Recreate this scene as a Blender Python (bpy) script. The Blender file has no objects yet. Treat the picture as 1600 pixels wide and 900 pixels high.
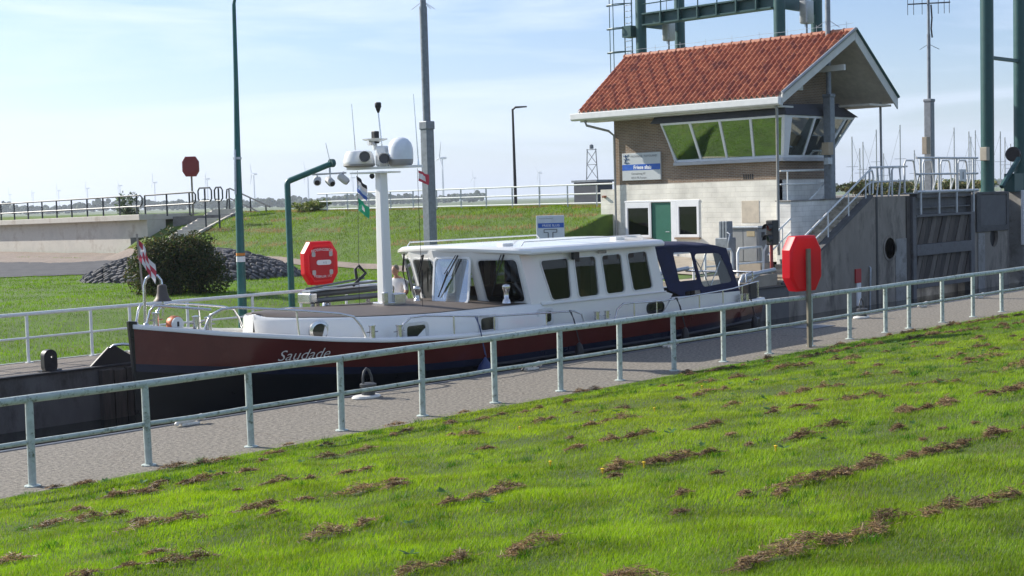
import bpy, bmesh, math, random
import numpy as np
from mathutils import Vector, Matrix, Euler
from mathutils.geometry import tessellate_polygon
random.seed(7); RNG = np.random.default_rng(7)
sc = bpy.context.scene
col = sc.collection
R_ = math.radians

# ------------------------------------------------------------------ camera
# world: X along the lock (to the right and away), Y across it, Z up, lock quay at z = 0
FPX, ROLL, YAW = 2145.0, R_(1.6), R_(44.0)
PITCH = math.atan(140 / FPX)
fw = Vector((math.cos(YAW) * math.cos(PITCH), math.sin(YAW) * math.cos(PITCH), -math.sin(PITCH)))
rt0 = Vector((math.sin(YAW), -math.cos(YAW), 0)); up0 = rt0.cross(fw)
rt = rt0 * math.cos(ROLL) - up0 * math.sin(ROLL); up = rt0 * math.sin(ROLL) + up0 * math.cos(ROLL)
cd = bpy.data.cameras.new('camera'); cam = bpy.data.objects.new('camera', cd); col.objects.link(cam)
mw = Matrix((rt, up, -fw)).transposed().to_4x4(); mw.translation = Vector((0, -16, 3.4)); cam.matrix_world = mw
cd.sensor_width = 36; cd.lens = FPX / 1600 * 36; cd.clip_start = 0.1; cd.clip_end = 30000
sc.camera = cam

# ------------------------------------------------------------------ light
SUN_EL, SX = R_(31), -0.28
sd = Vector((SX, math.sqrt(1 - SX * SX), 0)) * math.cos(SUN_EL) + Vector((0, 0, math.sin(SUN_EL)))
sl = bpy.data.lights.new('sun', 'SUN'); so = bpy.data.objects.new('sun', sl); col.objects.link(so)
sl.energy = 5.0; sl.angle = R_(0.5); sl.color = (1, .94, .84)
so.rotation_euler = (-sd).to_track_quat('-Z', 'Y').to_euler()
W = bpy.data.worlds.new('World'); sc.world = W; W.use_nodes = True
wn, wl = W.node_tree.nodes, W.node_tree.links
sky = wn.new('ShaderNodeTexSky'); sky.sky_type = 'NISHITA'; sky.sun_disc = False
sky.sun_elevation = SUN_EL; sky.sun_rotation = math.atan2(sd.x, sd.y)
sky.air_density = 1.0; sky.dust_density = 0.6; sky.ozone_density = 2.0
bg = wn['Background']; bg.inputs[1].default_value = 0.09
CLX, CLY = 3.9, .2
sep = wn.new('ShaderNodeSeparateXYZ')
def wmath(op, a, b=None, c=None):
    n = wn.new('ShaderNodeMath'); n.operation = op
    for i, v in enumerate((a, b, c)):
        if v is None: continue
        if isinstance(v, (int, float)): n.inputs[i].default_value = v
        else: wl.new(v, n.inputs[i])
    return n.outputs[0]
tc = wn.new('ShaderNodeTexCoord'); wl.new(tc.outputs['Generated'], sep.inputs[0])
az_ = wmath('ARCTAN2', sep.outputs[1], sep.outputs[0]); el_ = wmath('ARCSINE', sep.outputs[2])
u_, v_ = wmath('MULTIPLY', az_, 1.0), wmath('MULTIPLY', wmath('POWER', wmath('MAXIMUM', el_, 0.0), .8), 2.6)
cmb = wn.new('ShaderNodeCombineXYZ'); wl.new(u_, cmb.inputs[0]); wl.new(v_, cmb.inputs[1])
mp = wn.new('ShaderNodeMapping'); wl.new(cmb.outputs[0], mp.inputs[0])
mp.inputs['Rotation'].default_value = (0, 0, R_(9)); mp.inputs['Scale'].default_value = (3.0, 6.6, 1); mp.inputs['Location'].default_value = (CLX, CLY, 0)
nz = wn.new('ShaderNodeTexNoise'); wl.new(mp.outputs[0], nz.inputs[0])
nz.inputs['Scale'].default_value = 1.1; nz.inputs['Detail'].default_value = 9; nz.inputs['Roughness'].default_value = .56; nz.inputs['Distortion'].default_value = .5
rp = wn.new('ShaderNodeMapRange'); wl.new(nz.outputs[0], rp.inputs[0])
rp.inputs[1].default_value = .43; rp.inputs[2].default_value = .64
rp.inputs[3].default_value = 0; rp.inputs[4].default_value = .55
mxc = wn.new('ShaderNodeMix'); mxc.data_type = 'RGBA'
wl.new(rp.outputs[0], mxc.inputs[0]); wl.new(sky.outputs[0], mxc.inputs[6]); mxc.inputs[7].default_value = (8.6, 8.7, 8.7, 1)
tint = wn.new('ShaderNodeMix'); tint.data_type = 'RGBA'; tint.blend_type = 'MULTIPLY'; tint.inputs[0].default_value = 1; tint.inputs[7].default_value = (.88, .96, 1.16, 1); hzm = wn.new('ShaderNodeMix'); hzm.data_type = 'RGBA'; hzm.inputs[7].default_value = (7.2, 7.6, 7.6, 1); wl.new(mxc.outputs[2], hzm.inputs[6])
wl.new(wmath('MULTIPLY', wmath('EXPONENT', wmath('MULTIPLY', wmath('MAXIMUM', el_, 0.0), -19.0)), .7), hzm.inputs[0]); wl.new(hzm.outputs[2], tint.inputs[6])
wl.new(tint.outputs[2], bg.inputs[0])
sc.view_settings.view_transform = 'Standard'; sc.view_settings.look = 'None'
sc.view_settings.exposure = 0.6; sc.view_settings.gamma = 1; sc.view_settings.use_curve_mapping = False
sc.cycles.max_bounces = 8; sc.cycles.transparent_max_bounces = 16

# ------------------------------------------------------------------ materials
def lin(c):
    if isinstance(c, str):
        c = c.lstrip('#'); c = [int(c[i:i + 2], 16) / 255 for i in (0, 2, 4)]
        c = [v / 12.92 if v <= .04045 else ((v + .055) / 1.055) ** 2.4 for v in c]
    return tuple(c[:3]) + (1.0,)
MATS = {}
def M(name, c=(.5, .5, .5), rough=.6, metal=0, var=.12, vs=3.0, stain=None, ss=1.5, sa=.5, st=.52, bump=0, bs=60, coat=0, spec=.5, stretch=None, trans=0):
    if name in MATS: return MATS[name]
    m = bpy.data.materials.new(name); m.use_nodes = True; MATS[name] = m
    n, l = m.node_tree.nodes, m.node_tree.links; p = n['Principled BSDF']
    c = lin(c)
    tx = n.new('ShaderNodeTexCoord'); vec = tx.outputs['Object']
    if stretch:
        k = n.new('ShaderNodeMapping'); k.inputs['Scale'].default_value = stretch; l.new(vec, k.inputs[0]); vec = k.outputs[0]
    a = n.new('ShaderNodeTexNoise'); a.inputs['Scale'].default_value = vs; a.inputs['Detail'].default_value = 6; a.inputs['Roughness'].default_value = .62; l.new(vec, a.inputs[0])
    r = n.new('ShaderNodeMapRange'); r.inputs[1].default_value = .3; r.inputs[2].default_value = .7; l.new(a.outputs[0], r.inputs[0])
    mx = n.new('ShaderNodeMix'); mx.data_type = 'RGBA'; l.new(r.outputs[0], mx.inputs[0])
    mx.inputs[6].default_value = tuple(v * (1 - var) for v in c[:3]) + (1,); mx.inputs[7].default_value = tuple(min(1, v * (1 + var)) for v in c[:3]) + (1,)
    out = mx.outputs[2]
    if stain is not None:
        b = n.new('ShaderNodeTexNoise'); b.inputs['Scale'].default_value = ss; b.inputs['Detail'].default_value = 8; b.inputs['Roughness'].default_value = .7; l.new(vec, b.inputs[0])
        q = n.new('ShaderNodeMapRange'); q.inputs[1].default_value = st; q.inputs[2].default_value = st + .14; q.inputs[4].default_value = sa; l.new(b.outputs[0], q.inputs[0])
        m2 = n.new('ShaderNodeMix'); m2.data_type = 'RGBA'; l.new(q.outputs[0], m2.inputs[0]); l.new(out, m2.inputs[6]); m2.inputs[7].default_value = lin(stain); out = m2.outputs[2]
    l.new(out, p.inputs['Base Color'])
    p.inputs['Metallic'].default_value = metal; p.inputs['Coat Weight'].default_value = coat; p.inputs['Specular IOR Level'].default_value = spec
    p.inputs['Coat Roughness'].default_value = .08
    rr = n.new('ShaderNodeMapRange'); rr.inputs[3].default_value = max(.02, rough - .08); rr.inputs[4].default_value = min(1, rough + .08); l.new(a.outputs[0], rr.inputs[0]); l.new(rr.outputs[0], p.inputs['Roughness'])
    if trans: p.inputs['Transmission Weight'].default_value = trans
    if bump:
        d = n.new('ShaderNodeTexNoise'); d.inputs['Scale'].default_value = bs; d.inputs['Detail'].default_value = 4; l.new(vec, d.inputs[0])
        e = n.new('ShaderNodeBump'); e.inputs['Strength'].default_value = bump; e.inputs['Distance'].default_value = .02; l.new(d.outputs[0], e.inputs['Height']); l.new(e.outputs[0], p.inputs['Normal'])
    return m
def glass(name, tint=(.5, .55, .55), refl=.12, rough=.0):
    if name in MATS: return MATS[name]
    m = bpy.data.materials.new(name); m.use_nodes = True; MATS[name] = m
    n, l = m.node_tree.nodes, m.node_tree.links; n.remove(n['Principled BSDF'])
    t = n.new('ShaderNodeBsdfTransparent'); t.inputs[0].default_value = tint + (1,)
    g = n.new('ShaderNodeBsdfGlossy'); g.inputs['Roughness'].default_value = rough; g.inputs[0].default_value = (.9, .95, 1, 1)
    ge = n.new('ShaderNodeNewGeometry'); dt = n.new('ShaderNodeVectorMath'); dt.operation = 'DOT_PRODUCT'; l.new(ge.outputs['Normal'], dt.inputs[0]); l.new(ge.outputs['Incoming'], dt.inputs[1])
    def mt(op, x, y):
        k = n.new('ShaderNodeMath'); k.operation = op; k.use_clamp = op != 'POWER'
        for i, v in enumerate((x, y)):
            if isinstance(v, (int, float)): k.inputs[i].default_value = v
            else: l.new(v, k.inputs[i])
        return k.outputs[0]
    ab = n.new('ShaderNodeMath'); ab.operation = 'ABSOLUTE'; l.new(dt.outputs['Value'], ab.inputs[0])
    a = mt('ADD', mt('MULTIPLY', mt('POWER', mt('SUBTRACT', 1.0, ab.outputs[0]), 5.0), .9), refl + .04)
    s = n.new('ShaderNodeMixShader'); l.new(a, s.inputs[0]); l.new(t.outputs[0], s.inputs[1]); l.new(g.outputs[0], s.inputs[2])
    l.new(s.outputs[0], n['Material Output'].inputs[0]); return m
def brick_mat(name, axes, c1, c2, mortar, bw=.22, bh=.065, ms=.012, bump=.4, rough=.85, off=.5):
    m = M(name, c1, rough)
    n, l = m.node_tree.nodes, m.node_tree.links; p = n['Principled BSDF']
    tx = n.new('ShaderNodeTexCoord'); s = n.new('ShaderNodeSeparateXYZ'); l.new(tx.outputs['Object'], s.inputs[0])
    k = n.new('ShaderNodeCombineXYZ'); l.new(s.outputs[axes[0]], k.inputs[0]); l.new(s.outputs[axes[1]], k.inputs[1])
    b = n.new('ShaderNodeTexBrick'); l.new(k.outputs[0], b.inputs[0]); b.offset = off
    b.inputs['Scale'].default_value = 1; b.inputs['Brick Width'].default_value = bw; b.inputs['Row Height'].default_value = bh
    b.inputs['Mortar Size'].default_value = ms; b.inputs['Mortar Smooth'].default_value = .3
    b.inputs[1].default_value = lin(c1); b.inputs[2].default_value = lin(c2); b.inputs[3].default_value = lin(mortar)
    z = n.new('ShaderNodeTexNoise'); z.inputs['Scale'].default_value = 1.3; z.inputs['Detail'].default_value = 8; l.new(tx.outputs['Object'], z.inputs[0])
    r = n.new('ShaderNodeMapRange'); r.inputs[1].default_value = .3; r.inputs[2].default_value = .7; r.inputs[3].default_value = .74; r.inputs[4].default_value = 1.1; l.new(z.outputs[0], r.inputs[0])
    h = n.new('ShaderNodeMix'); h.data_type = 'RGBA'; h.blend_type = 'MULTIPLY'; h.inputs[0].default_value = 1; l.new(b.outputs[0], h.inputs[6]); l.new(r.outputs[0], h.inputs[7])
    l.new(h.outputs[2], p.inputs['Base Color'])
    e = n.new('ShaderNodeBump'); e.inputs['Strength'].default_value = bump; e.inputs['Distance'].default_value = .01; e.invert = True; l.new(b.outputs['Fac'], e.inputs['Height']); l.new(e.outputs[0], p.inputs['Normal'])
    return m

# ------------------------------------------------------------------ mesh builder
class G:
    def __init__(s): s.v = []; s.f = []
    def add(s, vs, fs):
        o = len(s.v); s.v += [tuple(x) for x in vs]; s.f += [tuple(i + o for i in f) for f in fs]; return s
    def box(s, c, d, rz=0, rx=0, ry=0):
        hx, hy, hz = (k / 2 for k in d); m = Euler((rx, ry, rz)).to_matrix(); c = Vector(c)
        vs = [c + m @ Vector((a * hx, b * hy, e * hz)) for a in (-1, 1) for b in (-1, 1) for e in (-1, 1)]
        return s.add(vs, [(0, 1, 3, 2), (4, 6, 7, 5), (0, 4, 5, 1), (2, 3, 7, 6), (0, 2, 6, 4), (1, 5, 7, 3)])
    def bx(s, x0, x1, y0, y1, z0, z1): return s.box(((x0 + x1) / 2, (y0 + y1) / 2, (z0 + z1) / 2), (abs(x1 - x0), abs(y1 - y0), abs(z1 - z0)))
    def tube(s, pts, r, n=8, cap=True):
        pts = [Vector(p) for p in pts]; rs = r if isinstance(r, (list, tuple)) else [r] * len(pts)
        rings = []; prev = None
        for i, p in enumerate(pts):
            t = (pts[min(i + 1, len(pts) - 1)] - pts[max(i - 1, 0)]).normalized()
            if prev is None: a = t.orthogonal().normalized()
            else:
                a = prev - t * prev.dot(t)
                a = a.normalized() if a.length > 1e-6 else t.orthogonal().normalized()
            prev = a; b = t.cross(a)
            rings.append([p + (a * math.cos(2 * math.pi * k / n) + b * math.sin(2 * math.pi * k / n)) * rs[i] for k in range(n)])
        vs = [v for q in rings for v in q]; fs = []
        for i in range(len(pts) - 1):
            for k in range(n): fs.append((i * n + k, i * n + (k + 1) % n, (i + 1) * n + (k + 1) % n, (i + 1) * n + k))
        if cap: fs += [tuple(range(n))[::-1], tuple(range((len(pts) - 1) * n, len(pts) * n))]
        return s.add(vs, fs)
    def lathe(s, prof, c=(0, 0, 0), n=20, ax='z', sc_=(1, 1)):
        c = Vector(c); vs = []
        for r, h in prof:
            for k in range(n):
                a, b = r * math.cos(2 * math.pi * k / n) * sc_[0], r * math.sin(2 * math.pi * k / n) * sc_[1]
                vs.append(c + (Vector((a, b, h)) if ax == 'z' else Vector((h, a, b)) if ax == 'x' else Vector((a, h, b))))
        fs = [(i * n + k, i * n + (k + 1) % n, (i + 1) * n + (k + 1) % n, (i + 1) * n + k) for i in range(len(prof) - 1) for k in range(n)]
        fs += [tuple(range(n)), tuple(range((len(prof) - 1) * n, len(prof) * n))]
        return s.add(vs, fs)
    def prism(s, poly, a, b):            # poly of 3D points at a, extruded by vector b-a
        d = Vector(b) - Vector(a); n = len(poly); p = [Vector(q) for q in poly]
        return s.add(p + [q + d for q in p], [tuple(range(n))[::-1], tuple(range(n, 2 * n))] + [(i, (i + 1) % n, n + (i + 1) % n, n + i) for i in range(n)])
    def py(s, xz, y0, y1): return s.prism([(x, y0, z) for x, z in xz], (0, y0, 0), (0, y1, 0))
    def px(s, yz, x0, x1): return s.prism([(x0, y, z) for y, z in yz], (x0, 0, 0), (x1, 0, 0))
    def pz(s, xy, z0, z1): return s.prism([(x, y, z0) for x, y in xy], (0, 0, z0), (0, 0, z1))
    def loft(s, rings, closed=True, cap=True):
        n = len(rings[0]); vs = [v for q in rings for v in q]; fs = []
        for i in range(len(rings) - 1):
            for k in range(n if closed else n - 1): fs.append((i * n + k, i * n + (k + 1) % n, (i + 1) * n + (k + 1) % n, (i + 1) * n + k))
        if cap and closed: fs += [tuple(range(n))[::-1], tuple(range((len(rings) - 1) * n, len(rings) * n))]
        return s.add(vs, fs)
    def mesh(s, name, off=None, smooth=None):
        me = bpy.data.meshes.new(name)
        v = s.v if off is None else [(a - off[0], b - off[1], c - off[2]) for a, b, c in s.v]
        me.from_pydata(v, [], s.f)
        b = bmesh.new(); b.from_mesh(me); bmesh.ops.recalc_face_normals(b, faces=b.faces); b.to_mesh(me); b.free()
        if smooth is not None: me.shade_smooth(); me.set_sharp_from_angle(angle=R_(smooth))
        return me
    def build(s, name, mat, parent=None, smooth=None, bev=0, label=None, cat=None, group=None, kind=None, world=True, sol=0):
        off = None
        if parent is not None and world:
            q = parent; off = Vector((0, 0, 0))
            while q is not None: off += Vector(q.location); q = q.parent
        me = s.mesh(name, off, smooth); me.materials.append(mat if not isinstance(mat, str) else MATS[mat])
        o = bpy.data.objects.new(name, me); col.objects.link(o); o.parent = parent
        if bev:
            k = o.modifiers.new('bevel', 'BEVEL'); k.width = bev; k.segments = 2; k.limit_method = 'ANGLE'; k.angle_limit = R_(40)
        if sol:
            k = o.modifiers.new('solid', 'SOLIDIFY'); k.thickness = sol; k.offset = 0
        tag(o, label, cat, group, kind); return o
def tag(o, label=None, cat=None, group=None, kind=None):
    for k, v in (('label', label), ('category', cat), ('group', group), ('kind', kind)):
        if v: o[k] = v
    return o
def thing(name, loc, label, cat, group=None, rz=0):
    o = bpy.data.objects.new(name, None); o.empty_display_size = .1; col.objects.link(o); o.location = loc; o.rotation_euler = (0, 0, rz)
    return tag(o, label, cat, group)
def dup(root, loc, label=None, rz=None, scale=None):
    r = root.copy(); col.objects.link(r); r.location = loc
    if rz is not None: r.rotation_euler = (0, 0, rz)
    if scale: r.scale = (scale,) * 3
    if label: r['label'] = label
    for ch in root.children:
        c = ch.copy(); col.objects.link(c); c.parent = r
        for g in ch.children:
            d = g.copy(); col.objects.link(d); d.parent = c
    return r
def rrect(w, h, r, n=5, cx=0, cy=0):
    p = []
    for sx, sy, a0 in ((1, 1, 0), (-1, 1, 90), (-1, -1, 180), (1, -1, 270)):
        for k in range(n + 1):
            a = R_(a0 + 90 * k / n); p.append((cx + sx * (w / 2 - r) + r * math.cos(a), cy + sy * (h / 2 - r) + r * math.sin(a)))
    return p
def quad_round(c4, r, n=5):              # rounded version of any 2D quad (ccw)
    p = []; c4 = [Vector(c) for c in c4]
    for i in range(4):
        a, b, c = c4[i - 1], c4[i], c4[(i + 1) % 4]
        u, w = (a - b).normalized(), (c - b).normalized()
        for k in range(n + 1):
            t = k / n; p0, p2 = b + u * r, b + w * r
            q = p0 * (1 - t) ** 2 + b * 2 * t * (1 - t) + p2 * t * t; p.append((q.x, q.y))
    return p
def plate(g, outer, holes, f, th):
    """plate with holes: 2D outline -> 3D by f(u,v,d), d = depth"""
    polys = [outer] + holes; flat = [q for p in polys for q in p]
    tri = tessellate_polygon([[Vector((a, b, 0)) for a, b in p] for p in polys]); n = len(flat)
    g.add([f(a, b, 0) for a, b in flat] + [f(a, b, th) for a, b in flat], [tuple(t) for t in tri] + [tuple(i + n for i in t)[::-1] for t in tri])
    o = len(g.v) - 2 * n; i0 = 0
    for p in polys:
        m = len(p)
        for k in range(m): g.f.append((o + i0 + k, o + i0 + (k + 1) % m, o + n + i0 + (k + 1) % m, o + n + i0 + k))
        i0 += m
    return g
def grow(poly, d):                       # offset a convex 2D outline outwards
    n = len(poly); out = []
    cx = sum(p[0] for p in poly) / n; cy = sum(p[1] for p in poly) / n
    for i in range(n):
        a, b, c = Vector(poly[i - 1]), Vector(poly[i]), Vector(poly[(i + 1) % n])
        t = (c - a).normalized(); nn = Vector((t.y, -t.x))
        if nn.dot(b - Vector((cx, cy))) < 0: nn = -nn
        q = b + nn * d; out.append((q.x, q.y))
    return out
def text_mesh(body, size, shear=0, bold=0, align='CENTER'):
    c = bpy.data.curves.new('lettering', 'FONT'); c.body = body; c.size = size; c.shear = shear; c.offset = bold; c.align_x = align; c.resolution_u = 3
    o = bpy.data.objects.new('lettering', c); col.objects.link(o)
    dg = bpy.context.evaluated_depsgraph_get(); me = bpy.data.meshes.new_from_object(o.evaluated_get(dg))
    bpy.data.objects.remove(o); bpy.data.curves.remove(c); return me
def lettering(body, size, f, mat, parent, **k):
    """flat writing mapped to the world by f(u,v)"""
    me = text_mesh(body, size, **k); off = Vector((0, 0, 0)); q = parent
    while q is not None: off += Vector(q.location); q = q.parent
    for v in me.vertices: v.co = Vector(f(v.co.x, v.co.y)) - off
    me.materials.clear(); me.materials.append(mat)
    o = bpy.data.objects.new('lettering', me); col.objects.link(o); o.parent = parent; return o

WHITE = M('white_paint', (.78, .78, .76), .45, var=.05, stain=(.5, .48, .42), ss=2.5, sa=.35, st=.6)
BOATW = M('boat_white', (.80, .80, .77), .22, var=.02, vs=1.2, coat=.4, bump=.02, bs=3)
RAILN = M('near_rail_paint', (.46, .52, .48), .5, var=.16, vs=9, stain=(.09, .11, .055), ss=13, sa=.9, st=.53, bump=.3, bs=80)
RAILF = M('far_rail_paint', (.74, .76, .74), .5, var=.08, vs=5, stain=(.3, .32, .26), ss=9, sa=.5, st=.6)
GALV = M('galvanised', (.42, .45, .48), .45, metal=.6, var=.15, vs=12)
GREYP = M('grey_pole', (.20, .225, .25), .5, metal=.2, var=.2, vs=6, stain=(.1, .1, .11), ss=5, sa=.4)
GREEN = M('green_steel', (.010, .10, .088), .4, var=.2, vs=4, stain=(.03, .06, .05), ss=6, sa=.4)
GREEND = M('dark_green_steel', (.012, .07, .068), .45, var=.2, vs=4, stain=(.02, .03, .03), ss=4, sa=.4)
STEEL = M('stainless', (.62, .62, .62), .22, metal=1, var=.06)
BLACK = M('black_plastic', (.015, .015, .017), .5, var=.2)
DARK = M('dark_interior', (.03, .027, .025), .7, var=.3)
CONC = M('concrete', (.30, .29, .27), .85, var=.2, vs=1.2, stain=(.13, .12, .10), ss=2.2, sa=.6, st=.5, bump=.35, bs=40)
# ------------------------------------------------------------------ ground heights
def sst(a, b, x):
    t = np.clip((x - a) / (b - a), 0, 1); return t * t * (3 - 2 * t)
def bumps(x, y, k=1.0):
    return k * (.05 * np.sin(x * .9 + 1.3 * np.sin(y * .37)) * np.sin(y * .8 + .7) + .03 * np.sin(x * 2.1 + y * 1.3) + .02 * np.sin(x * 3.7 - y * 2.9))
def Hfar(x, y):
    x = np.asarray(x, float); y = np.asarray(y, float)
    base = .02 + .58 * sst(13.4, 21, y) + .45 * sst(33, 42, x) * (1 - .55 * sst(30, 60, y))
    k = sst(50, 57, y)                                   # by the bridge the bank is replaced by its wall
    toe = 37.8 * (1 - k) + 42.2 * k; crest = 46.8 * (1 - k) + 43.0 * k
    t = np.clip((x - toe) / (crest - toe), 0, 1); t = t * t * (3 - 2 * t) * .35 + t * .65
    top = 2.93 + .1 * sst(21, 60, y)
    dike = base + (top - base) * t
    back = sst(56, 72, x) * 2.5                          # falls away behind the crest
    dike = dike - back
    flat = np.where(y < 21.3, np.where(x > 48.3, 2.98, np.minimum(base, 1.0)), dike)
    far = sst(95, 118, y) + sst(95, 108, x)
    flat = flat * (1 - np.clip(far, 0, 1)) + .2 * np.clip(far, 0, 1)
    return flat + bumps(x, y, .5) * np.clip((y - 13.6) / 3, 0, 1) * (y > 13.5)
def Hnear(x, y):
    x = np.asarray(x, float); y = np.asarray(y, float)
    d = -.3 - y
    z = .112 * np.clip(d, 0, 30) + .25 * sst(0, 12, d) * 0
    return z - .01 + bumps(x * 1.3, y * 1.3, .55) * np.clip(d / 2.5, 0, 1)
def grid(name, xs, ys, H, mat, **k):
    X, Y = np.meshgrid(xs, ys); Z = H(X, Y); nx, ny = len(xs), len(ys)
    v = np.stack([X, Y, Z], -1).reshape(-1, 3)
    i = np.arange((ny - 1) * nx).reshape(ny - 1, nx)[:, :-1].ravel()
    f = np.stack([i, i + 1, i + nx + 1, i + nx], 1)
    me = bpy.data.meshes.new(name); me.from_pydata(v.tolist(), [], f.tolist()); me.shade_smooth(); me.materials.append(mat)
    o = bpy.data.objects.new(name, me); col.objects.link(o); return tag(o, **k)

SOIL = M('grass_soil', (.045, .075, .012), .95, var=.35, vs=2.5, stain=(.13, .10, .035), ss=1.1, sa=.5, st=.55, bump=.6, bs=25)
LAWN = M('lawn_ground', (.075, .13, .014), .95, var=.3, vs=1.6, stain=(.14, .13, .035), ss=.7, sa=.5, st=.54, bump=.7, bs=18)
grid('near_bank', np.concatenate([np.arange(-60, -4, 4), np.arange(-4, 60, .4), np.arange(60, 113, 4)]), np.concatenate([np.arange(-60, -20, 4), np.arange(-20, -.2, .3), [-.2]]), Hnear, SOIL, kind='structure')
ys = np.concatenate([np.arange(13.4, 21.29, .4), [21.29, 21.31], np.arange(21.7, 75, .55), np.arange(75, 122, 3)])
xs = np.concatenate([np.arange(-60, 8, 4), np.arange(8, 48.29, .5), [48.29, 48.31], np.arange(48.8, 75, .7), np.arange(75, 111, 3)])
grid('far_bank', xs, ys, Hfar, LAWN, kind='structure')
FIELD = M('field', (.10, .14, .045), .95, var=.45, vs=.012, stain=(.16, .15, .08), ss=.02, sa=.6, st=.5, stretch=(1, .25, 1))
g = G(); o1, o2, B = (-60, -60), (110, 118), 9000
for x0, x1, y0, y1 in ((-B, B, 118, B), (-B, B, -B, -60), (-B, -60, -60, 118), (110, B, -60, 118)):
    g.add([(x0, y0, .2), (x1, y0, .2), (x1, y1, .2), (x0, y1, .2)], [(0, 1, 2, 3)])
g.build('ground', FIELD, kind='structure')

# ------------------------------------------------------------------ lock chamber
AGG = M('quay_aggregate', (.185, .166, .136), .9, var=.7, vs=17, stain=(.15, .125, .10), ss=1.3, sa=.35, st=.55, bump=.8, bs=40)
WALL = M('lock_wall', (.13, .125, .12), .85, var=.28, vs=1.0, stain=(.05, .043, .036), ss=1.1, sa=.8, st=.5, bump=.4, bs=25, stretch=(1, 1, .45))
WALL2 = M('head_concrete', (.27, .24, .20), .85, var=.3, vs=.8, stain=(.07, .06, .05), ss=.9, sa=.75, st=.5, bump=.4, bs=25, stretch=(1, 1, .4))
EDGE = M('quay_edge_steel', (.12, .125, .13), .5, metal=.5, var=.3, vs=8)
g = G(); g.bx(-60, 110, -.45, 2.66, -3.2, -.03); nq = g.build('near_quay', M('joint_dark', (.05, .046, .042), .9), kind='structure')
for i in range(27):
    x = -40 + i * 5.2; g = G(); g.bx(x + .012, x + 5.188, -.44, 2.675, -.029, RNG.uniform(-.003, .002)); g.build('slab', AGG, nq, bev=.008)
g = G(); g.bx(-60, 110, 2.68, 2.80, -3.2, .012); g.build('near_quay_edge', EDGE, kind='structure', bev=.015)
PAV = brick_mat('far_paving', (0, 1), (.23, .19, .15), (.17, .145, .12), (.09, .08, .07), .22, .11, .01, .5)
g = G(); g.bx(-60, 44.8, 11.24, 13.5, -.3, 0); g.build('far_quay', PAV, kind='structure')
g = G(); g.bx(-60, 42.4, 11.1, 11.24, -3.2, -.03); g.build('far_lock_wall', WALL, kind='structure')
g = G(); g.bx(-60, 42.4, 11.05, 11.24, -.03, .012); g.build('far_quay_edge', M('black_edge', (.03, .03, .032), .6, var=.3), kind='structure', bev=.01)
g = G(); g.add([(-60, 2.8, -1.15), (110, 2.8, -1.15), (110, 11.3, -1.15), (-60, 11.3, -1.15)], [(0, 1, 2, 3)])
wm = M('lock_water', (.012, .016, .014), .06, var=.2, bump=.35, bs=1.6); g.build('water', wm, kind='structure')

# timber fender piles on the far wall by the bow (a dark recess with a ladder)
TIMB = M('wet_timber', (.055, .045, .038), .8, var=.45, vs=3, stretch=(6, 6, .5), bump=.5, bs=12)
lf = thing('fender_timbers', (16.2, 11.1, -1), 'dark upright fender timbers on the far lock wall left of the bow', 'fender')
for i in range(8):
    g = G(); x = 15.05 + i * .31; g.bx(x, x + .28, 10.93 + .02 * (i % 3), 11.095, -2.4, -.06 - .03 * (i % 2)); g.build('timber', TIMB, lf, bev=.02)
# triangular steel plate with rung hoop and a rounded bollard post on the far edge
t = thing('ladder_bracket', (15.6, 11.3, 0), 'black triangular plate with steel ladder hoop on far edge by bow', 'ladder')
g = G(); g.py([(14.95, .0), (15.42, .40), (15.58, .40), (16.2, .0)], 11.22, 11.30); g.build('plate', BLACK, t, bev=.015)
g = G(); g.tube([(15.45, 11.25, .36), (15.5, 11.14, .43), (15.62, 10.98, .45), (15.8, 10.9, .42), (15.83, 10.88, .3), (15.85, 10.87, -1.6)], .032, 10); g.build('hoop', STEEL, t, smooth=60)
t = thing('mooring_post', (14.05, 11.35, 0), 'black rounded steel mooring lug with a hole on the far quay edge', 'bollard')
g = G(); o = rrect(.30, .50, .145, 8, 14.05, .22); plate(g, o, [[(14.09 + .035 * math.cos(a), .32 + .035 * math.sin(a)) for a in np.linspace(0, 2 * math.pi, 12, endpoint=False)]], lambda u, v, d: (u, 11.25 + d, v), .16)
g.build('lug', BLACK, t, bev=.012); g = G(); g.bx(13.82, 14.28, 11.22, 11.45, .013, .03); g.build('base_plate', BLACK, t)

# ------------------------------------------------------------------ lock head on the far side
prof = [(42.4, -3.2), (51.4, -3.2), (51.4, 3.06), (48.45, 3.06), (42.4, 0.0)]
hd = thing('lock_head_wall', (48, 11.2, 0), 'stained grey concrete lock head wall with sloping stair parapet', 'wall')
g = G()
hole = [(49.76 + .40 * math.cos(a), 1.0 + .42 * math.sin(a)) for a in np.linspace(0, 2 * math.pi, 28, endpoint=False)]
plate(g, prof, [hole], lambda u, v, d: (u, 11.1 + d, v), .27); g.build('stair_parapet', WALL2, hd)
g = G(); g.prism([(42.35, 11.06, 0.0), (42.35, 11.40, 0.0), (42.35, 11.40, .09), (42.35, 11.06, .09)], (42.35, 0, 0), (48.45, 0, 3.06)); g.build('sloping_coping', M('dark_coping', (.10, .10, .10), .8, var=.3), hd, bev=.01)
g = G(); g.lathe([(.44, 0), (.44, .02), (.36, .05), (.02, .06)], (49.76, 11.2, 1.0), 24, 'y'); g.build('round_port', BLACK, hd, smooth=40)
g = G(); g.lathe([(.52, -.02), (.52, .0), (.42, .02), (.42, -.02)], (49.76, 11.09, 1.0), 24, 'y'); g.build('port_ring', WALL2, hd, smooth=40)
g = G(); g.bx(48.68, 48.82, 11.082, 11.1, -3, 3.05); g.build('joint_strip', BLACK, hd)
g = G(); g.bx(51.1, 51.4, 11.06, 11.2, -3, 3.03); g.build('corner_guard', M('dark_rust_steel', (.05, .042, .036), .7, var=.4, vs=3), hd)
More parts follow.
